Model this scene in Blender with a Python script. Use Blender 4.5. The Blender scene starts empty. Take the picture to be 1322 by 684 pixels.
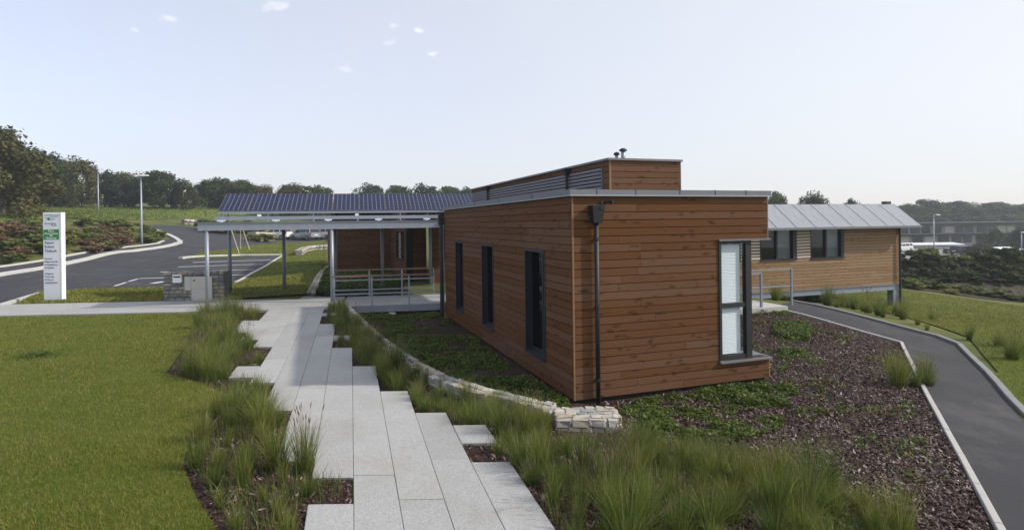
import bpy, bmesh, math, random
import numpy as np
from mathutils import Vector, Matrix

random.seed(7); rng = np.random.default_rng(7)
scene = bpy.context.scene
COL = scene.collection

# ------------------------------------------------------------------ camera, sky, sun, exposure
F, CX, YP, CAM_H, ROLL = 750.0, 661.0, 287.5, 2.6, math.radians(0.7)
cam_d = bpy.data.cameras.new('camera'); cam = bpy.data.objects.new('camera', cam_d); COL.objects.link(cam)
cam_d.sensor_width = 36.0; cam_d.lens = 36.0 * F / 1322.0; cam_d.shift_y = (YP - 342.0) / 1322.0
cam_d.clip_start = 0.1; cam_d.clip_end = 3000
_c, _s = math.cos(ROLL), math.sin(ROLL)
cam.matrix_world = Matrix(((_c, _s, 0, 0), (0, 0, -1, 0), (-_s, _c, 0, CAM_H), (0, 0, 0, 1)))
scene.camera = cam

SUN_EL, SUN_ROT = math.radians(34.4), math.radians(93.5)
world = bpy.data.worlds.new('World'); scene.world = world; world.use_nodes = True
wn, wl = world.node_tree.nodes, world.node_tree.links
wn.clear()
w_out = wn.new('ShaderNodeOutputWorld'); w_bg = wn.new('ShaderNodeBackground')
sky = wn.new('ShaderNodeTexSky'); sky.sky_type = 'NISHITA'; sky.sun_disc = False
sky.sun_elevation = SUN_EL; sky.sun_rotation = SUN_ROT
sky.air_density = 1.0; sky.dust_density = 1.6; sky.ozone_density = 2.0; sky.altitude = 50
w_bg.inputs['Strength'].default_value = 0.125
# thin high veil and a few small clouds, laid out by direction on the sky dome
w_geo = wn.new('ShaderNodeTexCoord')
def wnode(t, **kw):
    n = wn.new(t)
    for k, v in kw.items(): setattr(n, k, v)
    return n
def wmath(op, a, b=None, c=None, clamp=False):
    n = wnode('ShaderNodeMath', operation=op); n.use_clamp = clamp
    for i, v in enumerate((a, b, c)):
        if v is None: continue
        if isinstance(v, (int, float)): n.inputs[i].default_value = v
        else: wl.new(v, n.inputs[i])
    return n.outputs[0]
w_noise = wnode('ShaderNodeTexNoise'); w_noise.inputs['Scale'].default_value = 34; w_noise.inputs['Detail'].default_value = 6
w_map = wnode('ShaderNodeMapping'); w_map.inputs['Scale'].default_value = (1, 1, 2.2)
wl.new(w_geo.outputs['Generated'], w_map.inputs[0]); wl.new(w_map.outputs[0], w_noise.inputs['Vector'])
w_noise2 = wnode('ShaderNodeTexNoise'); w_noise2.inputs['Scale'].default_value = 3; w_noise2.inputs['Detail'].default_value = 3
wl.new(w_geo.outputs['Generated'], w_noise2.inputs['Vector'])
def px_dir(px, py):
    u, v = (px - CX) / F, (YP - py) / F
    return Vector((u * _c + v * _s, 1.0, v * _c - u * _s)).normalized()
mask = None
for (px, py, r, flat) in ((218, 26, 0.034, 2.6), (441, 89, 0.026, 1.9), (508, 32, 0.016, 1.2), (505, 54, 0.018, 1.6), (558, 70, 0.015, 2.0),
                          (350, 4, 0.05, 3.0), (176, 40, 0.012, 1.5), (240, 160, 0.03, 4.5), (540, 40, 0.012, 1.5)):
    d = px_dir(px, py)
    sub = wnode('ShaderNodeVectorMath', operation='SUBTRACT'); wl.new(w_geo.outputs['Generated'], sub.inputs[0]); sub.inputs[1].default_value = d
    mul = wnode('ShaderNodeVectorMath', operation='MULTIPLY'); wl.new(sub.outputs[0], mul.inputs[0]); mul.inputs[1].default_value = (1, 1, flat)
    ln = wnode('ShaderNodeVectorMath', operation='LENGTH'); wl.new(mul.outputs[0], ln.inputs[0])
    k = wmath('SUBTRACT', 1.0, wmath('DIVIDE', ln.outputs['Value'], r), clamp=True)
    mask = k if mask is None else wmath('MAXIMUM', mask, k)
cl = wmath('MULTIPLY', wmath('SUBTRACT', wmath('ADD', wmath('MULTIPLY', mask, 0.55), wmath('MULTIPLY', w_noise.outputs['Fac'], 1.5)), 1.02), 2.2, clamp=True)
cl = wmath('MULTIPLY', cl, wmath('MULTIPLY', mask, 6.0, clamp=True))
w_hsv = wnode('ShaderNodeHueSaturation'); w_hsv.inputs['Saturation'].default_value = 0.85
wl.new(sky.outputs[0], w_hsv.inputs['Color'])
w_tint = wnode('ShaderNodeMixRGB', blend_type='MULTIPLY'); w_tint.inputs[0].default_value = 1.0; w_tint.inputs[2].default_value = (1.06, 0.95, 1.05, 1)
wl.new(w_hsv.outputs[0], w_tint.inputs[1])
w_veil = wnode('ShaderNodeMixRGB'); w_sep = wnode('ShaderNodeSeparateXYZ'); wl.new(w_geo.outputs['Generated'], w_sep.inputs[0])
wl.new(wmath('ADD', wmath('ADD', wmath('MULTIPLY', w_noise2.outputs['Fac'], 0.16), 0.54), wmath('MULTIPLY', w_sep.outputs[0], 0.3), clamp=True), w_veil.inputs[0]); wl.new(w_tint.outputs[0], w_veil.inputs[1]); w_veil.inputs[2].default_value = (3.75, 3.84, 3.76, 1)
w_mix = wnode('ShaderNodeMixRGB'); wl.new(wmath('MULTIPLY', cl, 0.75), w_mix.inputs[0]); wl.new(w_veil.outputs[0], w_mix.inputs[1])
w_mix.inputs[2].default_value = (4.9, 4.9, 4.85, 1)
wl.new(w_mix.outputs[0], w_bg.inputs['Color']); wl.new(w_bg.outputs[0], w_out.inputs[0])

sun_d = bpy.data.lights.new('sun', 'SUN'); sun = bpy.data.objects.new('sun', sun_d); COL.objects.link(sun)
sun_d.energy = 2.15; sun_d.angle = math.radians(1.2); sun_d.color = (1.0, 0.94, 0.84)
sun_vec = Vector((math.sin(SUN_ROT) * math.cos(SUN_EL), math.cos(SUN_ROT) * math.cos(SUN_EL), math.sin(SUN_EL)))
sun.rotation_euler = sun_vec.to_track_quat('Z', 'Y').to_euler(); sun.location = (60, -10, 60)
vs = scene.view_settings
vs.view_transform = 'Standard'; vs.look = 'None'; vs.gamma = 1.0; vs.exposure = 0.95; vs.use_curve_mapping = False
scene.cycles.max_bounces = 6; scene.cycles.transparent_max_bounces = 12
scene.cycles.use_denoising = True

# ------------------------------------------------------------------ helpers: tags, meshes, materials
def tag(o, label=None, cat=None, group=None, kind=None):
    if label: o['label'] = label
    if cat: o['category'] = cat
    if group: o['group'] = group
    if kind: o['kind'] = kind
    return o
def empty(name, loc=(0, 0, 0), rz=0.0):
    o = bpy.data.objects.new(name, None); COL.objects.link(o); o.location = loc; o.rotation_euler = (0, 0, rz); o.empty_display_size = 0.2
    return o
def link(name, me, parent=None, loc=None, rot=None, scale=None):
    o = bpy.data.objects.new(name, me); COL.objects.link(o)
    if parent: o.parent = parent
    if loc is not None: o.location = loc
    if rot is not None: o.rotation_euler = rot
    if scale is not None: o.scale = scale
    return o
class MB:
    def __init__(self): self.v = []; self.f = []; self.mi = []
    def poly(self, pts, m=0):
        n = len(self.v); self.v += [tuple(p) for p in pts]; self.f.append(tuple(range(n, n + len(pts)))); self.mi.append(m); return self
    def box(self, x0, x1, y0, y1, z0, z1, m=0):
        n = len(self.v)
        self.v += [(x0, y0, z0), (x1, y0, z0), (x1, y1, z0), (x0, y1, z0), (x0, y0, z1), (x1, y0, z1), (x1, y1, z1), (x0, y1, z1)]
        for q in ((3, 2, 1, 0), (4, 5, 6, 7), (0, 1, 5, 4), (1, 2, 6, 5), (2, 3, 7, 6), (3, 0, 4, 7)):
            self.f.append(tuple(n + i for i in q)); self.mi.append(m)
        return self
    def hexa(self, p, m=0):                       # 8 points, bottom ring then top ring
        n = len(self.v); self.v += [tuple(q) for q in p]
        for q in ((3, 2, 1, 0), (4, 5, 6, 7), (0, 1, 5, 4), (1, 2, 6, 5), (2, 3, 7, 6), (3, 0, 4, 7)):
            self.f.append(tuple(n + i for i in q)); self.mi.append(m)
        return self
    def bar(self, a, b, w, h, m=0, up=(0, 0, 1)):  # rectangular bar from a to b
        a, b = Vector(a), Vector(b); d = (b - a).normalized(); up = Vector(up)
        if abs(d.dot(up)) > 0.98: up = Vector((1, 0, 0))
        s = d.cross(up).normalized(); t = s.cross(d).normalized(); s *= w / 2; t *= h / 2
        return self.hexa([a - s - t, a + s - t, b + s - t, b - s - t, a - s + t, a + s + t, b + s + t, b - s + t], m)
    def tube(self, pts, rad, n=8, m=0, cap=True):
        pts = [Vector(p) for p in pts]; R = rad if isinstance(rad, (list, tuple)) else [rad] * len(pts)
        base = len(self.v)
        for i, p in enumerate(pts):
            d = (pts[min(i + 1, len(pts) - 1)] - pts[max(i - 1, 0)]).normalized()
            up = Vector((0, 0, 1)) if abs(d.z) < 0.9 else Vector((1, 0, 0))
            s = d.cross(up).normalized(); t = s.cross(d).normalized()
            for k in range(n):
                a = 2 * math.pi * k / n
                self.v.append(tuple(p + (s * math.cos(a) + t * math.sin(a)) * R[i]))
        for i in range(len(pts) - 1):
            for k in range(n):
                k2 = (k + 1) % n
                self.f.append((base + i * n + k, base + i * n + k2, base + (i + 1) * n + k2, base + (i + 1) * n + k)); self.mi.append(m)
        if cap:
            self.f.append(tuple(base + k for k in range(n))[::-1]); self.mi.append(m)
            e = base + (len(pts) - 1) * n; self.f.append(tuple(e + k for k in range(n))); self.mi.append(m)
        return self
    def mesh(self, name, mats, bevel=0.0, smooth=False):
        me = bpy.data.meshes.new(name); me.from_pydata(self.v, [], self.f)
        for m in (mats if isinstance(mats, (list, tuple)) else [mats]): me.materials.append(m)
        if any(self.mi): me.polygons.foreach_set('material_index', self.mi)
        bm = bmesh.new(); bm.from_mesh(me); bmesh.ops.recalc_face_normals(bm, faces=bm.faces)
        if bevel > 0: bmesh.ops.bevel(bm, geom=bm.edges[:] , offset=bevel, segments=1, affect='EDGES', clamp_overlap=True)
        bm.to_mesh(me); bm.free()
        if smooth: me.polygons.foreach_set('use_smooth', [True] * len(me.polygons))
        me.update(); return me
    def build(self, name, mats, parent=None, bevel=0.0, smooth=False, loc=None):
        return link(name, self.mesh(name, mats, bevel, smooth), parent, loc)
def fast_mesh(name, verts, faces, mat, rnd=None, smooth=False):
    me = bpy.data.meshes.new(name)
    verts = np.asarray(verts, dtype=np.float32); faces = np.asarray(faces, dtype=np.int32)
    k = faces.shape[1]
    me.vertices.add(len(verts)); me.vertices.foreach_set('co', verts.ravel())
    me.loops.add(faces.size); me.loops.foreach_set('vertex_index', faces.ravel())
    me.polygons.add(len(faces)); me.polygons.foreach_set('loop_start', np.arange(len(faces), dtype=np.int32) * k)
    me.update(calc_edges=True)
    me.materials.append(mat)
    if rnd is not None:
        a = me.attributes.new('rnd', 'FLOAT', 'POINT'); a.data.foreach_set('value', np.asarray(rnd, dtype=np.float32))
    if smooth: me.polygons.foreach_set('use_smooth', np.ones(len(faces), dtype=bool))
    me.validate(); return me

class NT:
    def __init__(self, name):
        self.m = bpy.data.materials.new(name); self.m.use_nodes = True
        self.n, self.l = self.m.node_tree.nodes, self.m.node_tree.links
        self.bsdf = self.n['Principled BSDF']; self.out = self.n['Material Output']
    def node(self, t, **kw):
        n = self.n.new(t)
        for k, v in kw.items(): setattr(n, k, v)
        return n
    def put(self, sock, v):
        if isinstance(v, bpy.types.NodeSocket): self.l.new(v, sock)
        elif isinstance(v, (tuple, list)) and len(v) == 3 and sock.type == 'RGBA': sock.default_value = (*v, 1)
        else: sock.default_value = v
    def math(self, op, a, b=None, clamp=False):
        n = self.node('ShaderNodeMath', operation=op); n.use_clamp = clamp
        self.put(n.inputs[0], a)
        if b is not None: self.put(n.inputs[1], b)
        return n.outputs[0]
    def pos(self, scale=(1, 1, 1), rz=0.0, add=None):
        g = self.node('ShaderNodeNewGeometry'); v = g.outputs['Position']
        mp = self.node('ShaderNodeMapping'); mp.inputs['Rotation'].default_value = (0, 0, rz); self.l.new(v, mp.inputs[0])
        v = mp.outputs[0]
        if add is not None:
            a = self.node('ShaderNodeVectorMath', operation='ADD'); self.l.new(v, a.inputs[0]); self.l.new(add, a.inputs[1]); v = a.outputs[0]
        m2 = self.node('ShaderNodeVectorMath', operation='MULTIPLY'); self.l.new(v, m2.inputs[0]); m2.inputs[1].default_value = scale
        return m2.outputs[0]
    def noise(self, vec, scale, detail=3, rough=0.5, dist=0.0):
        n = self.node('ShaderNodeTexNoise'); self.l.new(vec, n.inputs['Vector'])
        n.inputs['Scale'].default_value = scale; n.inputs['Detail'].default_value = detail; n.inputs['Roughness'].default_value = rough; n.inputs['Distortion'].default_value = dist
        return n.outputs['Fac']
    def voro(self, vec, scale, feature='F1', out='Distance'):
        n = self.node('ShaderNodeTexVoronoi', feature=feature); self.l.new(vec, n.inputs['Vector']); n.inputs['Scale'].default_value = scale
        return n.outputs[out]
    def ramp(self, fac, stops, interp='LINEAR'):
        n = self.node('ShaderNodeValToRGB'); n.color_ramp.interpolation = interp; cr = n.color_ramp
        while len(cr.elements) < len(stops): cr.elements.new(0.5)
        for e, (p, c) in zip(cr.elements, stops):
            e.position = p; e.color = (*c, 1) if len(c) == 3 else c
        self.put(n.inputs[0], fac); return n.outputs[0]
    def mix(self, fac, a, b, blend='MIX'):
        n = self.node('ShaderNodeMixRGB', blend_type=blend)
        self.put(n.inputs[0], fac); self.put(n.inputs[1], a); self.put(n.inputs[2], b); return n.outputs[0]
    def bump(self, h, strength=0.3, dist=0.01):
        n = self.node('ShaderNodeBump'); n.inputs['Strength'].default_value = strength; n.inputs['Distance'].default_value = dist
        self.put(n.inputs['Height'], h); self.l.new(n.outputs[0], self.bsdf.inputs['Normal'])
    def set(self, **kw):
        names = dict(color='Base Color', rough='Roughness', metal='Metallic', spec='Specular IOR Level')
        for k, v in kw.items(): self.put(self.bsdf.inputs[names[k]], v)
        return self

THETA = math.atan2(0.326, 0.945)
def mat_plain(name, color, rough=0.6, metal=0.0, var=0.12, scale=6.0, bump=0.0):
    t = NT(name); p = t.pos(); n = t.noise(p, scale, 4, 0.6)
    c = t.mix(n, tuple(x * (1 - var) for x in color), tuple(min(1, x * (1 + var)) for x in color))
    t.set(color=c, rough=t.math('ADD', t.math('MULTIPLY', n, 0.2), rough - 0.1), metal=metal)
    if bump: t.bump(t.noise(p, scale * 8, 3), bump, 0.004)
    return t.m
def mat_wood(name, dark, light, knot=(0.03, 0.012, 0.006), axis_rz=-THETA, weather=0.35):
    t = NT(name)
    oi = t.node('ShaderNodeObjectInfo'); at = t.node('ShaderNodeAttribute', attribute_name='rnd'); r = t.math('FRACT', t.math('ADD', oi.outputs['Random'], at.outputs['Fac']))
    cmb = t.node('ShaderNodeCombineXYZ')
    t.put(cmb.inputs[0], t.math('MULTIPLY', r, 37.0)); t.put(cmb.inputs[1], t.math('MULTIPLY', r, 37.0)); t.put(cmb.inputs[2], t.math('MULTIPLY', r, 11.0))
    v = t.pos((1, 1, 1), axis_rz, cmb.outputs[0])
    st = t.node('ShaderNodeVectorMath', operation='MULTIPLY'); t.l.new(v, st.inputs[0]); st.inputs[1].default_value = (1.1, 1.1, 26)
    grain = t.noise(st.outputs[0], 3.0, 6, 0.65, 1.2)
    fine = t.node('ShaderNodeVectorMath', operation='MULTIPLY'); t.l.new(v, fine.inputs[0]); fine.inputs[1].default_value = (3, 3, 120)
    fg = t.noise(fine.outputs[0], 2.0, 3, 0.6)
    kv = t.node('ShaderNodeVectorMath', operation='MULTIPLY'); t.l.new(v, kv.inputs[0]); kv.inputs[1].default_value = (3.1, 3.1, 8.0)
    nz = t.node('ShaderNodeTexNoise'); t.l.new(v, nz.inputs['Vector']); nz.inputs['Scale'].default_value = 5
    kadd = t.node('ShaderNodeVectorMath', operation='ADD'); t.l.new(kv.outputs[0], kadd.inputs[0]); t.l.new(nz.outputs['Color'], kadd.inputs[1])
    kn = t.voro(kadd.outputs[0], 1.0)
    kmask = t.ramp(kn, [(0.0, (1, 1, 1)), (0.1, (1, 1, 1)), (0.3, (0, 0, 0))])
    base = t.mix(t.math('ADD', t.math('MULTIPLY', grain, 0.8), t.math('MULTIPLY', fg, 0.25)), dark, light)
    base = t.mix(t.math('MULTIPLY', kmask, 0.7), base, knot)
    big = t.noise(t.pos((0.7, 0.7, 0.5)), 1.0, 4, 0.6)
    base = t.mix(t.math('MULTIPLY', big, weather), base, tuple(0.55 * x for x in dark))
    bri = t.node('ShaderNodeBrightContrast'); 
    hs = t.node('ShaderNodeHueSaturation'); t.put(hs.inputs['Color'], base); t.put(hs.inputs['Value'], t.math('ADD', t.math('MULTIPLY', r, 0.2), 0.88))
    t.put(hs.inputs['Saturation'], t.math('ADD', t.math('MULTIPLY', r, -0.2), 1.05))
    t.n.remove(bri)
    t.set(color=hs.outputs[0], rough=0.75, spec=0.12)
    t.bump(t.math('ADD', t.math('MULTIPLY', grain, 0.6), fg), 0.35, 0.003)
    return t.m
def mat_foliage(name, stops, trans=0.35, scale=0.0, rough=0.6, objvar=0.25):
    t = NT(name)
    a = t.node('ShaderNodeAttribute', attribute_name='rnd'); oi = t.node('ShaderNodeObjectInfo')
    f = a.outputs['Fac']
    if scale:
        f = t.math('ADD', t.math('MULTIPLY', f, 0.55), t.math('MULTIPLY', t.noise(t.pos(), scale, 5, 0.7), 0.45))
    if name == 'lawn_blade': f = t.math('ADD', t.math('MULTIPLY', f, 0.55), t.math('ADD', t.math('MULTIPLY', t.noise(t.pos(), 0.25, 3, 0.6), 0.2), t.math('MULTIPLY', t.noise(t.pos((1, 2.2, 1)), 2.6, 4, 0.7), 0.27)))
    c = t.ramp(f, stops)
    hs = t.node('ShaderNodeHueSaturation'); t.put(hs.inputs['Color'], c)
    t.put(hs.inputs['Value'], t.math('ADD', t.math('MULTIPLY', oi.outputs['Random'], objvar * 2), 1 - objvar))
    t.put(hs.inputs['Hue'], t.math('ADD', t.math('MULTIPLY', oi.outputs['Random'], -0.04 * (objvar > 0.1)), 0.515 if objvar > 0.1 else 0.5))
    c = hs.outputs[0]
    t.set(color=c, rough=rough, spec=0.25)
    tr = t.node('ShaderNodeBsdfTranslucent'); t.put(tr.inputs[0], c)
    mx = t.node('ShaderNodeMixShader'); mx.inputs[0].default_value = trans
    t.l.new(t.bsdf.outputs[0], mx.inputs[1]); t.l.new(tr.outputs[0], mx.inputs[2]); t.l.new(mx.outputs[0], t.out.inputs[0])
    return t.m

M = {}
M['wood'] = mat_wood('stained_larch_boards', (0.092, 0.040, 0.0165), (0.20, 0.092, 0.039))
M['wood_pale'] = mat_wood('pale_larch_boards', (0.22, 0.128, 0.066), (0.38, 0.245, 0.14), knot=(0.16, 0.08, 0.04), weather=0.2)
M['wood_edge'] = mat_plain('raw_board_edge', (0.23, 0.13, 0.055), 0.7, 0, 0.2, 9)
M['membrane'] = mat_plain('black_membrane', (0.012, 0.011, 0.011), 0.8)
M['zinc'] = mat_plain('zinc_flashing', (0.165, 0.175, 0.20), 0.55, 0.2, 0.10, 3)
M['anthracite'] = mat_plain('anthracite_aluminium', (0.014, 0.016, 0.020), 0.55, 0.0, 0.1, 5)
M['galv'] = mat_plain('galvanised_steel', (0.30, 0.33, 0.38), 0.5, 0.45, 0.18, 7, 0.1)
M['grey_paint'] = mat_plain('grey_painted_steel', (0.22, 0.25, 0.29), 0.5, 0.1, 0.12, 5)
M['handrail'] = mat_plain('wooden_handrail', (0.20, 0.12, 0.08), 0.55, 0, 0.2, 20)
M['white_metal'] = mat_plain('white_lacquered_metal', (0.82, 0.83, 0.87), 0.4, 0, 0.03, 3)
M['white_paint'] = mat_plain('white_road_paint', (0.62, 0.62, 0.62), 0.7, 0, 0.22, 5)
M['cream_plastic'] = mat_plain('cream_plastic', (0.50, 0.49, 0.44), 0.5, 0, 0.05, 4)
M['black'] = mat_plain('black_plastic', (0.012, 0.012, 0.013), 0.45)
M['blind'] = mat_plain('white_blind_slats', (0.78, 0.81, 0.86), 0.45, 0, 0.05, 10)
M['louvre'] = mat_plain('grey_louvre_slats', (0.17, 0.16, 0.18), 0.55, 0, 0.2, 6)
M['louvre_pale'] = mat_plain('pale_wooden_slats', (0.55, 0.46, 0.38), 0.6, 0, 0.15, 8)
M['concrete'] = mat_plain('pale_concrete', (0.42, 0.41, 0.39), 0.85, 0, 0.14, 5, 0.3)
M['kerb'] = mat_plain('concrete_kerb', (0.50, 0.49, 0.47), 0.85, 0, 0.16, 4, 0.3)
M['edging'] = mat_plain('weathered_edging', (0.22, 0.22, 0.225), 0.85, 0, 0.2, 5, 0.3)
M['green_sign'] = mat_plain('green_sign_film', (0.02, 0.24, 0.035), 0.4, 0, 0.03)
M['navy'] = mat_plain('navy_lettering', (0.05, 0.06, 0.26), 0.5, 0, 0.03)
M['letter_grey'] = mat_plain('grey_blue_lettering', (0.10, 0.11, 0.26), 0.5, 0, 0.03)
M['letter_white'] = mat_plain('white_lettering', (0.8, 0.8, 0.8), 0.5, 0, 0.02)
M['bark'] = mat_plain('tree_bark', (0.075, 0.06, 0.045), 0.9, 0, 0.35, 5, 0.5)
M['stake'] = mat_plain('pale_wooden_stake', (0.48, 0.42, 0.32), 0.8, 0, 0.15, 9)
def mat_glass(name, tint, spec_mix=0.0):
    t = NT(name); t.n.remove(t.bsdf)
    fr = t.node('ShaderNodeFresnel'); fr.inputs[0].default_value = 1.5
    tr = t.node('ShaderNodeBsdfTransparent'); tr.inputs[0].default_value = (*tint, 1)
    gl = t.node('ShaderNodeBsdfGlossy'); gl.inputs['Roughness'].default_value = 0.02; gl.inputs[0].default_value = (0.9, 0.95, 1, 1)
    mx = t.node('ShaderNodeMixShader'); ge = t.node('ShaderNodeNewGeometry'); t.put(mx.inputs[0], t.math('MULTIPLY', t.math('ADD', fr.outputs[0], spec_mix, clamp=True), t.math('SUBTRACT', 1.0, ge.outputs['Backfacing'])))
    t.l.new(tr.outputs[0], mx.inputs[1]); t.l.new(gl.outputs[0], mx.inputs[2]); t.l.new(mx.outputs[0], t.out.inputs[0])
    return t.m
M['glass'] = mat_glass('window_glass', (0.95, 0.97, 0.97))
M['glass_dark'] = mat_glass('tinted_window_glass', (0.12, 0.13, 0.13), 0.01)
def mat_carglass():
    t = NT('car_glass'); t.set(color=(0.015, 0.018, 0.022), rough=0.06); return t.m
M['car_glass'] = mat_carglass()
M['tail_red'] = mat_plain('red_tail_light', (0.35, 0.012, 0.02), 0.3)
M['tyre'] = mat_plain('tyre_rubber', (0.02, 0.02, 0.02), 0.8)
M['rim'] = mat_plain('wheel_rim', (0.3, 0.31, 0.33), 0.35, 0.7)

def mat_slab():
    t = NT('granite_concrete_slab'); p = t.pos(); oi = t.node('ShaderNodeObjectInfo')
    sp = t.voro(p, 120, out='Color'); bw = t.node('ShaderNodeRGBToBW'); t.l.new(sp, bw.inputs[0])
    sp2 = t.noise(p, 45, 4, 0.7); big = t.noise(p, 0.9, 5, 0.6)
    c = t.ramp(t.math('ADD', t.math('MULTIPLY', bw.outputs[0], 0.6), t.math('MULTIPLY', sp2, 0.4)), [(0.15, (0.24, 0.238, 0.236)), (0.45, (0.345, 0.343, 0.34)), (0.8, (0.45, 0.448, 0.445))])
    c = t.mix(t.ramp(big, [(0.45, (0, 0, 0)), (0.7, (0.5, 0.5, 0.5))]), c, (0.26, 0.255, 0.215))
    sm = t.noise(p, 3.5, 6, 0.75); c = t.mix(t.ramp(sm, [(0.56, (0, 0, 0)), (0.74, (0.35, 0.35, 0.35))]), c, (0.20, 0.20, 0.185))
    hs = t.node('ShaderNodeHueSaturation'); t.put(hs.inputs['Color'], c); t.put(hs.inputs['Value'], t.math('ADD', t.math('MULTIPLY', oi.outputs['Random'], 0.16), 0.94))
    t.set(color=hs.outputs[0], rough=0.85, spec=0.25); t.bump(t.math('ADD', bw.outputs[0], sp2), 0.25, 0.002); return t.m
M['slab'] = mat_slab()
def mat_asphalt():
    t = NT('asphalt'); p = t.pos(); a = t.noise(p, 90, 3, 0.7); b = t.noise(p, 0.5, 5, 0.65); b2 = t.noise(t.pos((1, 0.25, 1)), 1.6, 4, 0.6)
    c = t.ramp(t.math('ADD', t.math('MULTIPLY', a, 0.5), t.math('MULTIPLY', b, 0.5)), [(0.25, (0.022, 0.022, 0.025)), (0.55, (0.042, 0.042, 0.048)), (0.8, (0.075, 0.074, 0.077))])
    c = t.mix(t.ramp(b2, [(0.5, (0, 0, 0)), (0.8, (0.22, 0.22, 0.22))]), c, (0.12, 0.115, 0.11))
    sp = t.voro(p, 55); c = t.mix(t.ramp(sp, [(0.0, (0.55, 0.55, 0.55)), (0.22, (0, 0, 0))]), c, (0.15, 0.148, 0.145))
    du = t.noise(t.pos((0.9, 0.5, 1)), 1.3, 6, 0.7); c = t.mix(t.ramp(du, [(0.52, (0, 0, 0)), (0.72, (0.5, 0.5, 0.5))]), c, (0.12, 0.11, 0.105))
    t.set(color=c, rough=0.85, spec=0.3); t.bump(a, 0.5, 0.004); return t.m
M['asphalt'] = mat_asphalt()
def mat_soil(name, stops, scale=22, bumpd=0.02):
    t = NT(name); p = t.pos(); a = t.noise(p, scale, 6, 0.7); v = t.voro(p, scale * 1.6); b = t.noise(p, 0.6, 4)
    c = t.ramp(t.math('ADD', t.math('MULTIPLY', a, 0.6), t.math('MULTIPLY', b, 0.4)), stops)
    t.set(color=c, rough=0.9, spec=0.2); t.bump(t.math('ADD', a, v), 0.8, bumpd); return t.m
M['mulch'] = mat_soil('bark_mulch_bed', [(0.3, (0.016, 0.009, 0.007)), (0.5, (0.042, 0.024, 0.019)), (0.72, (0.085, 0.052, 0.045))])
M['soil'] = mat_soil('dark_embankment_soil', [(0.3, (0.03, 0.026, 0.020)), (0.5, (0.055, 0.045, 0.033)), (0.7, (0.085, 0.07, 0.045))], 1.5, 0.2)
def mat_turf(name, a, b, c, s1=0.35, s2=14):
    t = NT(name); p = t.pos(); n1 = t.noise(p, s1, 5, 0.6); n2 = t.noise(p, s2, 5, 0.7); n3 = t.noise(p, s2 * 5, 3, 0.7)
    f = t.math('ADD', t.math('MULTIPLY', n1, 0.5), t.math('ADD', t.math('MULTIPLY', n2, 0.3), t.math('MULTIPLY', n3, 0.2)))
    t.set(color=t.ramp(f, [(0.33, a), (0.5, b), (0.66, c)]), rough=0.9, spec=0.15); t.bump(t.math('ADD', n2, n3), 0.7, 0.03); return t.m
M['turf'] = mat_turf('mown_turf', (0.05, 0.08, 0.008), (0.085, 0.115, 0.012), (0.13, 0.14, 0.022))
M['meadow'] = mat_turf('rough_meadow', (0.08, 0.115, 0.022), (0.13, 0.17, 0.034), (0.19, 0.20, 0.06), 0.12, 1.2)
M['scrub'] = mat_turf('scrubby_bank', (0.05, 0.07, 0.016), (0.10, 0.115, 0.03), (0.17, 0.15, 0.06), 0.25, 1.0)
M['chip'] = mat_foliage('bark_chip', [(0.0, (0.028, 0.014, 0.011)), (0.45, (0.072, 0.038, 0.032)), (0.8, (0.125, 0.078, 0.07)), (0.92, (0.22, 0.165, 0.155)), (1.0, (0.42, 0.37, 0.36))], 0.0, 0, 0.5, 0.0)  # palest stops paint sun glints into the chip colour
M['lawn_blade'] = mat_foliage('lawn_blade', [(0.38, (0.088, 0.130, 0.014)), (0.46, (0.155, 0.185, 0.025)), (0.52, (0.22, 0.22, 0.040)), (0.60, (0.28, 0.245, 0.07)), (0.8, (0.38, 0.31, 0.13))], 0.3, 0.9, 0.6, 0.0)
M['meadow_blade'] = mat_foliage('meadow_blade', [(0.0, (0.09, 0.125, 0.025)), (0.5, (0.13, 0.165, 0.034)), (1.0, (0.19, 0.20, 0.06))], 0.3, 0.15, 0.7, 0.0)
M['shrub_dark'] = mat_foliage('shrub_dark', [(0.0, (0.02, 0.032, 0.010)), (0.5, (0.045, 0.06, 0.016)), (1.0, (0.095, 0.11, 0.03))], 0.25, 0, 0.7, 0.3)
M['tall_blade'] = mat_foliage('ornamental_grass_blade', [(0.0, (0.055, 0.095, 0.018)), (0.45, (0.12, 0.168, 0.032)), (0.8, (0.205, 0.23, 0.055)), (1.0, (0.38, 0.32, 0.16))], 0.4, 0, 0.5, 0.2)
M['seed'] = mat_plain('grass_seed_head', (0.13, 0.10, 0.065), 0.9, 0, 0.3, 30)
M['cover_leaf'] = mat_foliage('ground_cover_leaf', [(0.0, (0.045, 0.08, 0.012)), (0.5, (0.09, 0.135, 0.02)), (0.9, (0.16, 0.19, 0.04)), (1.0, (0.22, 0.06, 0.03))], 0.35, 0, 0.5, 0.0)
M['tree_green'] = mat_foliage('tree_leaves_green', [(0.0, (0.022, 0.042, 0.013)), (0.5, (0.045, 0.072, 0.02)), (1.0, (0.085, 0.11, 0.03))], 0.25, 0, 0.6, 0.25)
M['tree_olive'] = mat_foliage('tree_leaves_olive', [(0.0, (0.04, 0.045, 0.015)), (0.5, (0.08, 0.085, 0.025)), (1.0, (0.14, 0.13, 0.045))], 0.25, 0, 0.6, 0.2)
M['tree_dark'] = mat_foliage('tree_leaves_dark', [(0.0, (0.014, 0.028, 0.014)), (0.5, (0.028, 0.048, 0.022)), (1.0, (0.055, 0.08, 0.034))], 0.2, 0, 0.6, 0.2)
M['shrub_rust'] = mat_foliage('shrub_rusty', [(0.0, (0.09, 0.058, 0.034)), (0.5, (0.18, 0.112, 0.07)), (1.0, (0.25, 0.19, 0.10))], 0.25, 0, 0.7, 0.2)
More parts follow.
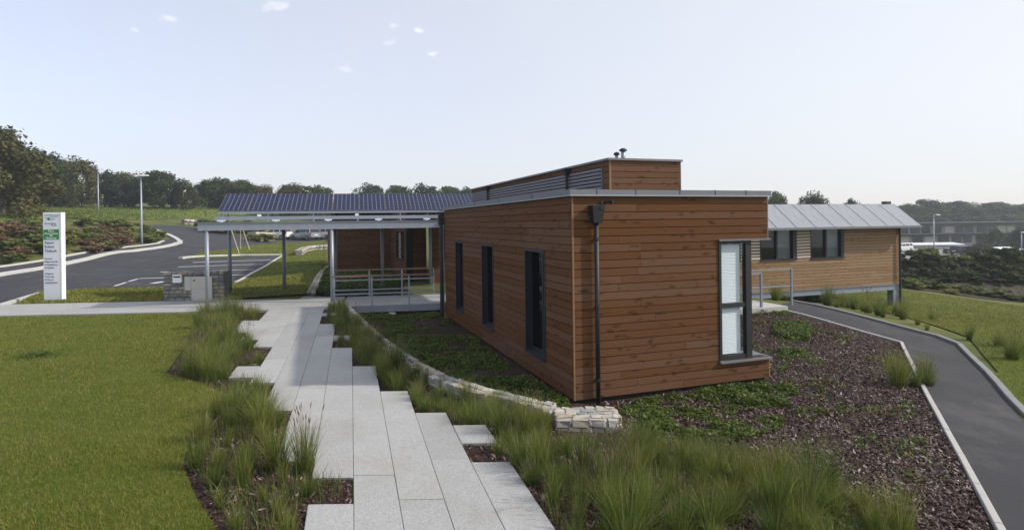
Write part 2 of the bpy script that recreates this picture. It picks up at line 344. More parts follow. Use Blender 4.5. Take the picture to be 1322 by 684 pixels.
M['shrub_green'] = mat_foliage('shrub_green', [(0.0, (0.045, 0.07, 0.014)), (0.5, (0.10, 0.13, 0.028)), (1.0, (0.20, 0.205, 0.06))], 0.3, 0, 0.6, 0.3)
def mat_stone(name, stops):
    t = NT(name); p = t.pos(); oi = t.node('ShaderNodeObjectInfo')
    a = t.noise(p, 14, 5, 0.65)
    g = t.node('ShaderNodeAttribute', attribute_name='rnd')
    f = t.math('ADD', t.math('MULTIPLY', t.math('FRACT', t.math('ADD', oi.outputs['Random'], g.outputs['Fac'])), 0.7), t.math('MULTIPLY', a, 0.3))
    t.set(color=t.ramp(f, stops), rough=0.9, spec=0.2); t.bump(t.noise(p, 30, 5, 0.7), 0.7, 0.012); return t.m
M['stone'] = mat_stone('rubble_stone', [(0.1, (0.24, 0.235, 0.23)), (0.4, (0.40, 0.385, 0.36)), (0.6, (0.40, 0.34, 0.26)), (0.9, (0.55, 0.545, 0.53))])
M['schist'] = mat_stone('grey_schist', [(0.1, (0.14, 0.145, 0.15)), (0.4, (0.24, 0.24, 0.24)), (0.7, (0.31, 0.27, 0.20)), (0.95, (0.38, 0.37, 0.35))])
M['mortar'] = mat_plain('lime_mortar', (0.60, 0.59, 0.57), 0.95, 0, 0.15, 12, 0.4)
M['mortar_grey'] = mat_plain('grey_mortar', (0.20, 0.20, 0.20), 0.95, 0, 0.15, 12, 0.4)
def mat_pv(name, cell, line, sx, sy, rough=0.12):
    t = NT(name); tc = t.node('ShaderNodeTexCoord')
    sep = t.node('ShaderNodeSeparateXYZ'); t.l.new(tc.outputs['Object'], sep.inputs[0])
    def edge(s, n, w):
        fr = t.math('FRACT', t.math('MULTIPLY', s, n)); d = t.math('ABSOLUTE', t.math('SUBTRACT', fr, 0.5))
        return t.math('GREATER_THAN', d, 0.5 - w)
    g = t.math('MAXIMUM', edge(sep.outputs[0], sx, 0.045), edge(sep.outputs[1], sy, 0.025))
    oi = t.node('ShaderNodeObjectInfo'); wn_ = t.node('ShaderNodeTexWhiteNoise', noise_dimensions='2D')
    c = t.mix(t.noise(tc.outputs['Object'], 5, 2), tuple(x * 0.7 for x in cell), tuple(x * 1.3 for x in cell))
    t.set(color=t.mix(g, c, line), rough=rough, spec=0.35 if 'pale' in name else 0.12); t.n.remove(wn_); return t.m
M['pv'] = mat_pv('solar_cells', (0.008, 0.012, 0.046), (0.20, 0.22, 0.28), 6.0 / 0.98, 10.0 / 1.64, 0.4)
M['pv_sky_sheen'] = mat_pv('solar_cells_pale', (0.27, 0.28, 0.31), (0.34, 0.35, 0.38), 6.0 / 0.98, 10.0 / 1.64, 0.2)  # reflected sky is painted in as a paler cell colour

# ------------------------------------------------------------------ from picture to place
def ray(px, py):
    u, v = (px - CX) / F, (YP - py) / F
    return u * _c + v * _s, v * _c - u * _s            # X per Y, Z per Y
def PD(px, py, Y):                                      # the point seen at a pixel, at depth Y
    a, b = ray(px, py); return Vector((a * Y, Y, CAM_H + b * Y))
def PZ(px, py, z=0.0):                                  # the point seen at a pixel, at height z
    a, b = ray(px, py); Y = (z - CAM_H) / b; return Vector((a * Y, Y, z))
ctrl = []
def C(px, py, Y): ctrl.append(PD(px, py, Y))
for x in (-24, -18, -12, -7, -3, 0):
    for y in (-4, 2, 7, 12, 18): ctrl.append(Vector((x, y, -0.06)))
for x in (-24, -18, -12, -7): ctrl.append(Vector((x, 22, -0.05)))
for a in ((0, 357, 29), (0, 347, 33), (114, 336, 38), (171, 325, 45), (230, 316, 52), (205, 300, 64), (186, 296, 70), (250, 290, 85),
          (235, 284, 92), (183, 318, 49), (127, 276, 80), (60, 278, 60), (0, 302, 42), (0, 272, 66), (150, 268, 108), (50, 270, 108), (270, 271, 108),
          (275, 284, 100), (390, 309, 79), (345, 311, 76), (430, 307, 84), (300, 325, 52), (235, 334, 40), (365, 331, 45), (305, 364, 28),
          (390, 322, 57), (400, 345, 36), (255, 300, 75), (110, 310, 55), (20, 320, 38)): C(*a)
for p in ((-100, 220, 10), (-200, 200, 14), (-20, 160, 5), (40, 160, 3), (-60, 140, 6.5), (-20, 110, 2.2), (0, 70, 0.6), (-8, 31, 0.3), (-3, 24, -0.1), (0, 30, 0.2),
          (5, 40, 0.0), (1.5, 7.6, -0.2), (0.3, 5.5, -0.06), (2.6, 6.0, -0.14), (1.0, 9.1, -0.33), (4.8, 10.4, -0.33), (5, 14, -0.33), (3, 9.2, -0.32), (6.5, 9, -0.36), (7.2, 12, -0.38),
          (4.4, 5.2, -0.24), (3.5, 2, -0.2), (6, 2, -0.3), (9.3, 13.8, -0.45), (10.8, 14.1, -0.5), (7.9, 17.7, -0.14), (9.3, 19.3, -0.2), (7.7, 8.7, -0.42),
          (12, 19, -0.55), (14, 14, -0.7), (20, 12, -0.9), (20, 2, -0.8), (16.6, 25.7, -1.3), (13, 24, -0.95), (9, 26, -0.6), (24, 22, -1.5), (60, 20, -2.2), (60, -5, -1.5)):
    ctrl.append(Vector(p))
for a in ((1322, 400, 27), (1170, 378, 32), (1322, 396, 31), (1170, 370, 37), (1320, 389, 37), (1245, 381, 37), (1170, 339, 46), (1320, 341, 46), (1245, 341, 46),
          (1200, 331, 90), (1320, 331, 90), (1250, 322, 112), (1200, 317, 150), (1322, 315, 150)): C(*a)
for p in ((200, 200, 2), (100, 220, 1), (200, 80, -4), (120, 40, -3), (160, 150, -3.5), (300, 300, 5), (0, 400, 12), (-300, 400, 25), (300, 400, 8), (-80, 20, 3.5), (-50, 30, 2.2), (-40, 18, 0.2), (-90, -10, 1.0)):
    ctrl.append(Vector(p))
CP = np.array([tuple(p) for p in ctrl])
def _phi(d): return np.sqrt(d * d + 1.0)
_A = np.zeros((len(CP) + 3, len(CP) + 3))
_D = np.linalg.norm(CP[:, None, :2] - CP[None, :, :2], axis=2)
_A[:len(CP), :len(CP)] = _phi(_D) - 0.05 * np.eye(len(CP)); _A[:len(CP), -3] = 1; _A[:len(CP), -2:] = CP[:, :2]; _A[-3:, :len(CP)] = _A[:len(CP), -3:].T
_W = np.linalg.solve(_A, np.concatenate([CP[:, 2], np.zeros(3)]))
def base_h(x, y):
    x = np.asarray(x, float); y = np.asarray(y, float); sh = x.shape; x = x.ravel(); y = y.ravel()
    out = np.empty(len(x))
    for i in range(0, len(x), 20000):
        xs, ys = x[i:i + 20000], y[i:i + 20000]
        d = np.sqrt((xs[:, None] - CP[None, :, 0]) ** 2 + (ys[:, None] - CP[None, :, 1]) ** 2)
        out[i:i + 20000] = _phi(d) @ _W[:-3] + _W[-3] + _W[-2] * xs + _W[-1] * ys
    return out.reshape(sh)
def in_poly(x, y, poly):
    x = np.asarray(x, float); y = np.asarray(y, float); r = np.zeros(x.shape, bool); n = len(poly)
    for i in range(n):
        x0, y0 = poly[i][:2]; x1, y1 = poly[(i + 1) % n][:2]
        if y0 == y1: continue
        c = ((y0 > y) != (y1 > y)) & (x < (x1 - x0) * (y - y0) / (y1 - y0) + x0); r ^= c
    return r
def seg_dist(x, y, pts, closed=True):
    x = np.asarray(x, float); y = np.asarray(y, float); best = np.full(x.shape, 1e9); n = len(pts)
    for i in range(n if closed else n - 1):
        ax, ay = pts[i][:2]; bx, by = pts[(i + 1) % n][:2]; dx, dy = bx - ax, by - ay; L = dx * dx + dy * dy + 1e-12
        t = np.clip(((x - ax) * dx + (y - ay) * dy) / L, 0, 1); best = np.minimum(best, np.hypot(x - ax - t * dx, y - ay - t * dy))
    return best

# building frame: A is the near corner, D1 runs back along the left face, D2 along the front face
A = PZ(741, 518.7, -0.25); D1 = Vector((-0.326, 0.945, 0)).normalized(); D2 = Vector((0.945, 0.326, 0)).normalized()
def BL(t, s, z=0.0): return A * 1.0 + D2 * t + D1 * s + Vector((0, 0, z - A.z))
WALL_PX = [(437, 388), (447.7, 397.5), (474.7, 426), (504.8, 450), (533.4, 469), (565, 486), (603, 499), (641.5, 508.7), (679.6, 518), (717, 527)]
WALL = [PZ(x, y, 0.02) for x, y in WALL_PX]
EDGE = [PZ(421, 345, 0.15), PZ(411, 362, 0.05), PZ(402, 379, 0.0)]             # low stone edge of the courtyard
BED = [tuple(p) for p in WALL] + [tuple(BL(0.0, -0.25)), tuple(BL(0.6, 0.6)), tuple(BL(0.6, 9.0)), tuple(BL(6, 9.0)), tuple(BL(4.0, 25)), tuple(BL(-6, 25))] + [tuple(p) for p in EDGE]
def bed_level(y): return np.interp(y, [0, 19, 22, 31, 40], [-0.30, -0.30, -0.12, 0.32, 0.5])
def h(x, y):
    x = np.asarray(x, float); y = np.asarray(y, float)
    b = base_h(x, y); ins = in_poly(x, y, BED); d = seg_dist(x, y, BED)
    m = np.clip(np.where(ins, d, 0) / 0.14, 0, 1); m = m * m * (3 - 2 * m)
    return b * (1 - m) + bed_level(y) * m
def hz(x, y): return float(h(np.array([x]), np.array([y]))[0])
_YS = np.geomspace(2.5, 420, 1600)
def G(px, py, lift=0.0):                                # the point of the ground seen at a pixel
    a, b = ray(px, py); z = CAM_H + b * _YS; g = h(a * _YS, _YS) + lift; k = np.nonzero(g >= z)[0]
    if len(k) == 0: i = len(_YS) - 1
    else: i = k[0]
    if i > 0 and len(k):
        f0 = (z - g)[i - 1]; f1 = (z - g)[i]; t = f0 / (f0 - f1); Y = _YS[i - 1] + t * (_YS[i] - _YS[i - 1])
    else: Y = _YS[i]
    return Vector((a * Y, Y, hz(a * Y, Y)))
def GP(pts): return [G(*p) for p in pts]

def drape(name, poly, off, step, mat, kind='structure', parent=None):
    bm = bmesh.new(); vs_ = [bm.verts.new((p[0], p[1], 0)) for p in poly]; bm.faces.new(vs_)
    bmesh.ops.triangulate(bm, faces=bm.faces[:])
    xs = [p[0] for p in poly]; ys = [p[1] for p in poly]
    for ax, lo, hi in ((0, min(xs), max(xs)), (1, min(ys), max(ys))):
        k = math.ceil(lo / step)
        while k * step < hi:
            co = [0, 0, 0]; no = [0, 0, 0]; co[ax] = k * step; no[ax] = 1
            bmesh.ops.bisect_plane(bm, geom=bm.verts[:] + bm.edges[:] + bm.faces[:], plane_co=co, plane_no=no); k += 1
    X = np.array([v.co.x for v in bm.verts]); Y = np.array([v.co.y for v in bm.verts]); Z = h(X, Y) + off
    for v, z in zip(bm.verts, Z): v.co.z = z
    bmesh.ops.recalc_face_normals(bm, faces=bm.faces[:])
    for f in bm.faces:
        if f.normal.z < 0: f.normal_flip()
    me = bpy.data.meshes.new(name); bm.to_mesh(me); bm.free(); me.materials.append(mat)
    me.polygons.foreach_set('use_smooth', [True] * len(me.polygons))
    o = link(name, me, parent)
    if kind: o['kind'] = kind
    return o
def resample(pts, step):
    out = [Vector(pts[0])]
    for a, b in zip(pts[:-1], pts[1:]):
        a, b = Vector(a), Vector(b); n = max(1, int((b - a).length / step))
        for k in range(1, n + 1): out.append(a.lerp(b, k / n))
    return out
def smooth_line(pts, it=2):
    for _ in range(it):
        q = [pts[0]]
        for a, b in zip(pts[:-1], pts[1:]): q += [a.lerp(b, 0.25), a.lerp(b, 0.75)]
        pts = q + [pts[-1]]
    return pts
def ribbon(name, pts, width, zlo, zhi, mat, step=0.8, parent=None, kind='structure', side=0.0):
    """a kerb: a low wall that follows the ground along a line"""
    pts = resample([Vector((p[0], p[1], 0)) for p in pts], step); n = len(pts); P = []
    for i, p in enumerate(pts):
        d = (pts[min(i + 1, n - 1)] - pts[max(i - 1, 0)]); d.normalize(); s = Vector((d.y, -d.x, 0)); P.append((p + s * (side - width / 2), p + s * (side + width / 2)))
    Z = h(np.array([p.x for p in pts]), np.array([p.y for p in pts]))
    m = MB(); V = []
    for (a, b), z in zip(P, Z):
        V += [(a.x, a.y, z + zlo), (a.x, a.y, z + zhi), (b.x, b.y, z + zhi), (b.x, b.y, z + zlo)]
    m.v = V
    for i in range(n - 1):
        for k in range(4):
            a = i * 4 + k; b = i * 4 + (k + 1) % 4; m.f.append((a, b, b + 4, a + 4)); m.mi.append(0)
    m.f += [(0, 1, 2, 3), tuple((n - 1) * 4 + k for k in (3, 2, 1, 0))]; m.mi += [0, 0]
    o = m.build(name, mat, parent)
    if kind and not parent: o['kind'] = kind
    return o

def kerb_line(name, pts, width, zlo, zhi, mat, length=1.0):
    root = empty(name, (0, 0, 0)); root['kind'] = 'structure'
    pts = [Vector((p[0], p[1], 0)) for p in pts]; cut = [pts[0]]; acc = 0.0
    fine = resample(pts, 0.1)
    for a, b in zip(fine[:-1], fine[1:]):
        acc += (b - a).length
        if acc >= length: cut.append(b); acc = 0.0
    cut.append(fine[-1]); r = random.Random(len(cut))
    for a, b in zip(cut[:-1], cut[1:]):
        d = b - a
        if d.length < 0.05: continue
        d.normalize(); s = Vector((d.y, -d.x, 0)) * width / 2; a2 = a + d * 0.005; b2 = b - d * 0.005; za, zb = hz(a.x, a.y), hz(b.x, b.y); j = r.uniform(-0.006, 0.006)
        MB().hexa([q + Vector((0, 0, z + zlo)) for q, z in ((a2 - s, za), (a2 + s, za), (b2 + s, zb), (b2 - s, zb))] + [q + Vector((0, 0, z + zhi + j)) for q, z in ((a2 - s, za), (a2 + s, za), (b2 + s, zb), (b2 - s, zb))]).build('kerb_stone', mat, root, 0.008)
    return root

# ------------------------------------------------------------------ the ground
def axis(lo, d0, d1, hi, fine, grow):
    a = list(np.arange(d0, d1 + 1e-6, fine)); s = fine; x = d1
    while x < hi: s *= grow; x += s; a.append(min(x, hi))
    s = fine; x = d0
    while x > lo: s *= grow; x -= s; a.insert(0, max(x, lo))
    return np.array(a)
gx = axis(-420, -10, 13, 420, 0.2, 1.10); gy = axis(-30, 3, 26, 460, 0.2, 1.09)
GX, GY = np.meshgrid(gx, gy); GZ = h(GX, GY)
idx = np.arange(GX.size).reshape(GX.shape)
fc = np.stack([idx[:-1, :-1], idx[:-1, 1:], idx[1:, 1:], idx[1:, :-1]], -1).reshape(-1, 4)
ground = link('ground', fast_mesh('ground', np.stack([GX, GY, GZ], -1).reshape(-1, 3), fc, M['scrub'], smooth=True)); ground['kind'] = 'structure'

# lawns
LAWN_PX = [(0, 409.0), (262, 403.5), (254, 425), (236, 452), (214, 481), (262, 494), (298, 511), (246, 560), (236, 600), (252, 640), (284, 690)]
lawn_near = [PZ(x, y, -0.02) for x, y in LAWN_PX]
e = lawn_near[-1]; lawn_near += [Vector((e.x + 0.5, 2.0, 0)), Vector((-24, 2.0, 0)), Vector((-24, lawn_near[0].y, 0))]
drape('lawn', lawn_near, 0.035, 2.0, M['turf'])
verge = [PZ(22, 392, 0), PZ(50, 377, 0), PZ(140, 372, 0), PZ(214, 370, 0), PZ(214, 388.5, 0)]
drape('lawn', verge, 0.06, 1.0, M['turf'])
back_lawn = [PZ(287, 386.5, 0), PZ(300, 366, 0)] + GP([(366, 331), (233, 335), (262, 326), (330, 317), (420, 310.5), (421, 344), (410, 362), (401, 381)])
drape('lawn', back_lawn, 0.06, 1.0, M['turf'])
right_lawn = GP([(1322, 520), (1322, 396), (1240, 385), (1172, 376), (1060, 382), (1050, 388), (1160, 408), (1250, 436)])
right_lawn.insert(1, Vector((26, 20, 0))); right_lawn.insert(2, Vector((34, 31, 0)))
drape('lawn', right_lawn, 0.03, 1.0, M['turf'])
right_verge = GP([(1275, 484), (1322, 482)]) + [Vector((16, 9, 0)), Vector((12, 4, 0)), Vector((7.0, 3.5, 0))] + GP([(1321, 545)])
drape('lawn', right_verge, 0.045, 0.7, M['turf'])
meadow = GP([(0, 288), (60, 290), (120, 284), (190, 284), (235, 282), (290, 280)]) + [Vector((-40, 130, 0)), Vector((-130, 135, 0)), Vector((-120, 60, 0))]
drape('meadow', meadow, 0.08, 4.0, M['meadow'])

# beds of bark mulch
left_bed = [PZ(x, y, -0.04) for x, y in LAWN_PX[1:]] + [Vector((e.x + 0.5, 2.0, 0)), Vector((-0.75, 2.0, 0)), PZ(455, 690, -0.04), PZ(452, 600, -0.04), PZ(452, 480, -0.04), PZ(440, 430, -0.04), PZ(402, 403, -0.04)]
drape('planting_bed', left_bed, 0.018, 1.0, M['mulch'])
right_bed = [PZ(x, y, -0.04) for x, y in ((440, 388), (405, 403), (442, 430), (456, 480), (456, 600), (459, 690))] + [Vector((-0.72, 2.0, 0)), Vector((4.0, 2.0, 0)), Vector((4.35, 5.2, 0))] + \
    GP([(1235, 585), (1191, 501), (1163.6, 444), (1080, 420), (998, 398)]) + [BL(4.2, 5.0), BL(3.6, 0.3), BL(0.2, 0.3), BL(0.2, 8.7)] + [PZ(560, 398, 0)]
drape('planting_bed', right_bed, 0.018, 0.25, M['mulch'])

# road, parking bays, walkway and asphalt path
KERB_PX = [(0, 357), (57, 347.6), (114, 336), (171, 325), (211, 320), (230, 316), (233.5, 313), (224, 306.5), (205, 300), (186, 296)]
BACK_PX = [(0, 347.6), (57, 339), (114, 328), (163, 321), (205, 316), (211, 313)]
kerb = GP(KERB_PX); back_edge = GP(BACK_PX)
kd = (kerb[1] - kerb[0]).normalized(); far_k = kerb[0] - kd * 18
road = [kerb[0] - kd * 16] + kerb + GP([(200, 291), (235, 291.5), (262, 297), (300, 303), (440, 303.5)]) + GP([(440, 311), (330, 317.5), (262, 326), (233, 335)]) + GP([(366, 331)]) + \
    [PZ(301, 365, 0), PZ(212, 372, 0), PZ(140, 373.5, 0), PZ(50, 378.5, 0), PZ(0, 393, 0), Vector((-26, PZ(0, 393, 0).y - 1.0, 0))]
drape('road', road, 0.045, 1.0, M['asphalt'])
footway = [kerb[0] - kd * 16] + kerb[:8] + [back_edge[-1]] + back_edge[::-1] + [back_edge[0] - kd * 16]
footway = [kerb[0] - kd * 16] + kerb[:8] + back_edge[::-1] + [back_edge[0] - kd * 16]
drape('footway', footway, 0.12, 1.0, M['asphalt'])
kerb_line('kerb', smooth_line([kerb[0] - kd * 4] + kerb, 1), 0.42, -0.05, 0.18, M['kerb'])
ribbon('kerb', [back_edge[0] - kd * 16] + back_edge, 0.22, -0.05, 0.2, M['kerb'], 1.0)
ribbon('kerb', GP([(233, 335), (262, 332.6), (310, 331), (366, 330.5)]), 0.35, -0.05, 0.17, M['kerb'], 1.0)
ribbon('kerb', GP([(366, 331)]) + [PZ(304, 364.5, 0)], 0.14, -0.05, 0.11, M['kerb'], 1.0)
ribbon('kerb', [PZ(0, 394, 0), PZ(50, 379, 0)], 0.14, -0.05, 0.1, M['kerb'], 1.0)
def stripe(pxs, w):
    pts = resample(GP(pxs), 0.8); m = MB(); n = len(pts)
    for a, b in zip(pts[:-1], pts[1:]):
        d = (b - a).normalized(); s = Vector((d.y, -d.x, 0)) * w / 2
        m.poly([(q.x, q.y, hz(q.x, q.y) + 0.062) for q in (a - s, b - s, b + s, a + s)])
    o = m.build('road_marking', M['white_paint']); o['kind'] = 'structure'
for pxs, w in (([(249, 340), (350, 336.5)], 0.19), ([(230, 346), (340, 342)], 0.19), ([(207, 352.5), (328, 349.2)], 0.19), ([(292, 356.4), (316, 356)], 0.19), ([(180, 361), (215, 360)], 0.19),
               ([(148, 371), (163, 366)], 0.12), ([(166, 365), (178, 361.5)], 0.12), ([(196, 367.5), (212, 365)], 0.30), ([(233, 311.5), (238, 311)], 0.12)):
    stripe(pxs, w)
walk = [PZ(x, y, 0) for x, y in ((0, 407.5), (262, 402), (330, 400.5), (438, 398), (446, 383), (392, 383), (386, 386), (287, 387), (140, 390.3), (60, 391.8), (0, 393.2))]
wd = Vector((-10, -0.9, 0)); walk = [walk[0] + wd] + walk + [walk[-1] + wd]
m = MB(); n = len(walk)
for z in (-0.15, 0.004): m.v += [(p.x, p.y, z) for p in walk]
m.f = [tuple(range(n))[::-1], tuple(range(n, 2 * n))] + [(i, (i + 1) % n, n + (i + 1) % n, n + i) for i in range(n)]; m.mi = [0] * len(m.f)
m.build('walkway', M['slab'])['kind'] = 'structure'
PATH_L = GP([(998, 398), (1080, 420), (1163.6, 444), (1191, 501), (1238, 588), (1289, 684)]); PATH_R = GP([(1023, 391), (1120, 413), (1234, 443), (1280, 489), (1322, 539)])
PATH_L.append(PATH_L[-1] + (PATH_L[-1] - PATH_L[-2])); PATH_R += [Vector((6.9, 5.5, 0)), Vector((6.1, 3.4, 0))]
drape('asphalt_path', PATH_L + PATH_R[::-1], 0.04, 0.4, M['asphalt'])
kerb_line('path_edging', PATH_L, 0.07, -0.06, 0.065, M['concrete'])
kerb_line('path_edging', PATH_R, 0.11, -0.06, 0.10, M['edging'])

# ------------------------------------------------------------------ the paved path: strips of long slabs with staggered ends
paving = empty('paving', (0, 0, 0)); paving['kind'] = 'structure'
PB = [-4.37, -3.944, -3.517, -3.09, -2.66, -2.233, -1.805, -1.377, -0.949, -0.52, -0.092, 0.335]; PSL = -0.277
strips = [[(14.2, 16.0)], [(13.3, 18.5)], [(10.0, 10.8), (12.5, 18.6)], [(9.65, 18.7)], [(8.17, 18.9)], [(3.2, 3.9), (6.42, 15.3), (16.7, 17.15)], [(2.0, 5.42), (5.98, 12.3), (13.15, 13.7)],
          [(2.0, 10.7)], [(2.0, 9.07)], [(2.0, 8.02)], [(2.0, 6.34), (6.88, 7.5)]]
SLABS = []
cutrng = random.Random(3)
for k, pieces in enumerate(strips):
    for y0, y1 in pieces:
        cuts = [y0]; y = y0 + cutrng.uniform(0.9, 2.2)
        while y < y1 - 0.7: cuts.append(y); y += cutrng.uniform(1.6, 2.4)
        cuts.append(y1)
        for a, b in zip(cuts[:-1], cuts[1:]):
            q = []
            gap = 0.0022; b2 = b - 0.002; z1 = cutrng.uniform(-0.004, 0.002)
            for (bb, yy) in ((PB[k] + gap, a + 0.003), (PB[k + 1] - gap, a + 0.003), (PB[k + 1] - gap, b2), (PB[k] + gap, b2)): 
                q.append((bb + PSL * (yy - 4.94), yy))
            mm = MB().hexa([(x, y_, -0.10) for x, y_ in q] + [(x, y_, z1) for x, y_ in q])
            o = mm.build('slab', M['slab'], paving, 0.004); SLABS.append((k, a, b))
def on_slab(x, y, mg=0.0):
    b = x - PSL * (y - 4.94); r = np.zeros(np.shape(x), bool)
    for k, a, c in SLABS: r |= (b > PB[k] - mg) & (b < PB[k + 1] + mg) & (y > a - mg) & (y < c + mg)
    return r
# ------------------------------------------------------------------ timber office building
ROW = 0.13
def board_mesh(mat):
    prof = [(0.006, 0.0), (0.0, 0.006), (0.0, 0.1235), (0.022, 0.1235), (0.022, 0.0)]       # y, z
    m = MB(); k = len(prof); m.v = [(0, y, z) for y, z in prof] + [(1, y, z) for y, z in prof]
    m.f = [tuple(range(k)), tuple(range(2 * k - 1, k - 1, -1))] + [(i, (i + 1) % k, k + (i + 1) % k, k + i) for i in range(k)]; m.mi = [0] * len(m.f)
    return m.mesh('board', mat)
BOARD = board_mesh(M['wood']); BOARD_PALE = board_mesh(M['wood_pale'])
brng = random.Random(11)
def minus(x0, x1, cuts):
    seg = [(x0, x1)]
    for a, b in cuts:
        out = []
        for p, q in seg:
            if b <= p or a >= q: out.append((p, q)); continue
            if a > p: out.append((p, a))
            if b < q: out.append((b, q))
        seg = out
    return seg
def lay_boards(parent, x0, x1, z0, rows, holes, place, mesh=None, lmin=1.6, lmax=3.9):
    """holes: (x0, x1, row0, row1). place(x, length, z, jut) -> loc, rot. One object for each board."""
    for r in range(rows):
        for a, b in minus(x0, x1, [(q[0], q[1]) for q in holes if q[2] <= r < q[3]]):
            cuts = [a]; x = a + brng.uniform(0.5, lmax)
            while x < b - 0.6: cuts.append(x); x += brng.uniform(lmin, lmax)
            cuts.append(b)
            for p, q in zip(cuts[:-1], cuts[1:]):
                loc, rot = place(p + 0.002, q - p - 0.004, z0 + r * ROW + brng.uniform(-0.0015, 0.0015), brng.uniform(-0.003, 0.0))
                link('board', mesh or BOARD, parent, loc, rot, (q - p - 0.004, 1, 1))
def joined_boards(name, parent, x0, x1, y, z0, rows, holes, mat, facing=-1, axis_x=True, row=ROW):
    """boards too small in the picture to pick apart: real boards, one mesh"""
    m = MB()
    for r in range(rows):
        for a, b in minus(x0, x1, [(q[0], q[1]) for q in holes if q[2] <= r < q[3]]):
            cuts = [a]; x = a + brng.uniform(0.5, 3.5)
            while x < b - 0.6: cuts.append(x); x += brng.uniform(1.6, 3.9)
            cuts.append(b)
            for p, q in zip(cuts[:-1], cuts[1:]):
                j = brng.uniform(0, 0.004); za = z0 + r * row; zb = za + row - 0.013; ya, yb = sorted((y + facing * (0.022 + j), y))
                if axis_x: m.box(p + 0.002, q - 0.002, ya, yb, za, zb)
                else: m.box(ya, yb, p + 0.002, q - 0.002, za, zb)
    o = m.build(name, mat, parent); o['kind'] = 'stuff'
    at = o.data.attributes.new('rnd', 'FLOAT', 'POINT'); at.data.foreach_set('value', np.repeat(np.random.default_rng(len(m.v)).random(len(m.v) // 8), 8).astype(np.float32))
    return o

bld = empty('office_building', (A.x, A.y, 0), THETA)
tag(bld, 'brown timber-clad flat-roofed office block with grey parapet and raised clerestory', 'building')
W_, L_, Z0, ZT = 3.86, 9.32, -0.235, 3.115
SILL, HEAD = Z0 + 3 * ROW, Z0 + 19 * ROW
# front wall
front = MB().box(0.03, 2.81, 0.026, 0.22, Z0 + 0.03, 3.02).box(2.81, W_ - 0.03, 0.026, 0.22, Z0 + 0.03, SILL - 0.012).box(2.81, W_ - 0.03, 0.026, 0.22, HEAD + 0.02, 3.02).build('front_wall', M['membrane'], bld)
lay_boards(front, 0.028, W_, Z0, 25, [(2.79, W_ + 1, 3, 19)], lambda x, l, z, j: ((x, j, z), (0, 0, 0)))
MB().box(0.006, 0.028, -0.005, 0.028, Z0, 3.02).build('corner_trim', M['wood_edge'], front)
MB().box(W_ - 0.002, W_ + 0.02, -0.004, 0.05, HEAD + 0.02, 3.02).build('corner_trim', M['handrail'], front)
MB().box(W_ - 0.002, W_ + 0.02, -0.004, 0.05, Z0, SILL - 0.03).build('corner_trim', M['wood_edge'], front)
# left wall and its three tall windows
left = empty('left_wall'); left.parent = bld
lw = [(1.13, 2.18), (4.23, 5.2), (7.02, 7.91)]; LH = Z0 + 18 * ROW
m = MB(); xs = [0.22] + [v for w in lw for v in w] + [L_]
for i in range(0, len(xs), 2): m.box(0.026, 0.22, xs[i], xs[i + 1], Z0 + 0.03, 3.02)
for a, b in lw: m.box(0.026, 0.22, a, b, Z0 + 0.03, SILL - 0.01).box(0.026, 0.22, a, b, LH + 0.01, 3.02)
m.build('wall_core', M['membrane'], left)
lay_boards(left, 0.03, L_, Z0, 25, [(a, b, 3, 18) for a, b in lw], lambda x, l, z, j: ((j, x + l, z), (0, 0, -math.pi / 2)))
for a, b in lw:
    w = MB()
    w.box(-0.012, 0.20, a, a + 0.05, SILL, LH).box(-0.012, 0.20, b - 0.05, b, SILL, LH).box(-0.012, 0.20, a + 0.05, b - 0.05, LH - 0.05, LH).box(0.10, 0.20, a + 0.05, b - 0.05, SILL, SILL + 0.07)
    w = w.build('window', M['anthracite'], bld)
    MB().box(0.10, 0.17, a + 0.36, a + 0.42, SILL + 0.07, LH - 0.05).build('mullion', M['anthracite'], w)
    MB().box(0.135, 0.145, a + 0.05, a + 0.36, SILL + 0.07, LH - 0.05).build('pane', M['glass_dark'], w)
    MB().box(0.135, 0.145, a + 0.42, b - 0.05, SILL + 0.07, LH - 0.05).build('pane', M['glass_dark'], w)
    MB().hexa([(-0.045, a, SILL - 0.03), (0.1, a, SILL - 0.005), (0.1, b, SILL - 0.005), (-0.045, b, SILL - 0.03), (-0.045, a, SILL - 0.005), (0.1, a, SILL + 0.02), (0.1, b, SILL + 0.02), (-0.045, b, SILL - 0.005)]).build('sill', M['anthracite'], w)
# corner window
a, b = 2.81, 3.5
w = MB().box(a - 0.02, a + 0.03, -0.02, 0.12, SILL, HEAD).box(a + 0.03, b, 0.0, 0.10, HEAD - 0.05, HEAD).box(b - 0.12, b, 0.0, 0.10, SILL, HEAD - 0.05)
w.box(a + 0.03, b - 0.12, 0.01, 0.10, SILL, SILL + 0.07)
w = w.build('window', M['anthracite'], bld)
MB().box(a + 0.03, b - 0.12, 0.012, 0.06, 1.06, 1.14).build('transom', M['anthracite'], w)
MB().box(a + 0.03, b - 0.12, 0.03, 0.036, SILL + 0.07, 1.06).build('pane', M['glass'], w)
MB().box(a + 0.03, b - 0.12, 0.03, 0.036, 1.14, HEAD - 0.05).build('pane', M['glass'], w)
MB().box(b - 0.05, b - 0.044, 0.1, 0.95, SILL + 0.05, HEAD - 0.05).build('pane', M['glass'], w)
MB().box(b - 0.09, b, 0.95, 1.05, SILL, HEAD).build('jamb', M['anthracite'], w)
m = MB(); z = SILL + 0.09
while z < HEAD - 0.07:
    m.hexa([(a + 0.04, 0.066, z), (b - 0.2, 0.066, z), (b - 0.2, 0.082, z + 0.024), (a + 0.04, 0.082, z + 0.024), (a + 0.04, 0.066, z + 0.002), (b - 0.2, 0.066, z + 0.002), (b - 0.2, 0.082, z + 0.026), (a + 0.04, 0.082, z + 0.026)]); z += 0.026
m.build('blind', M['blind'], w)['kind'] = 'stuff'
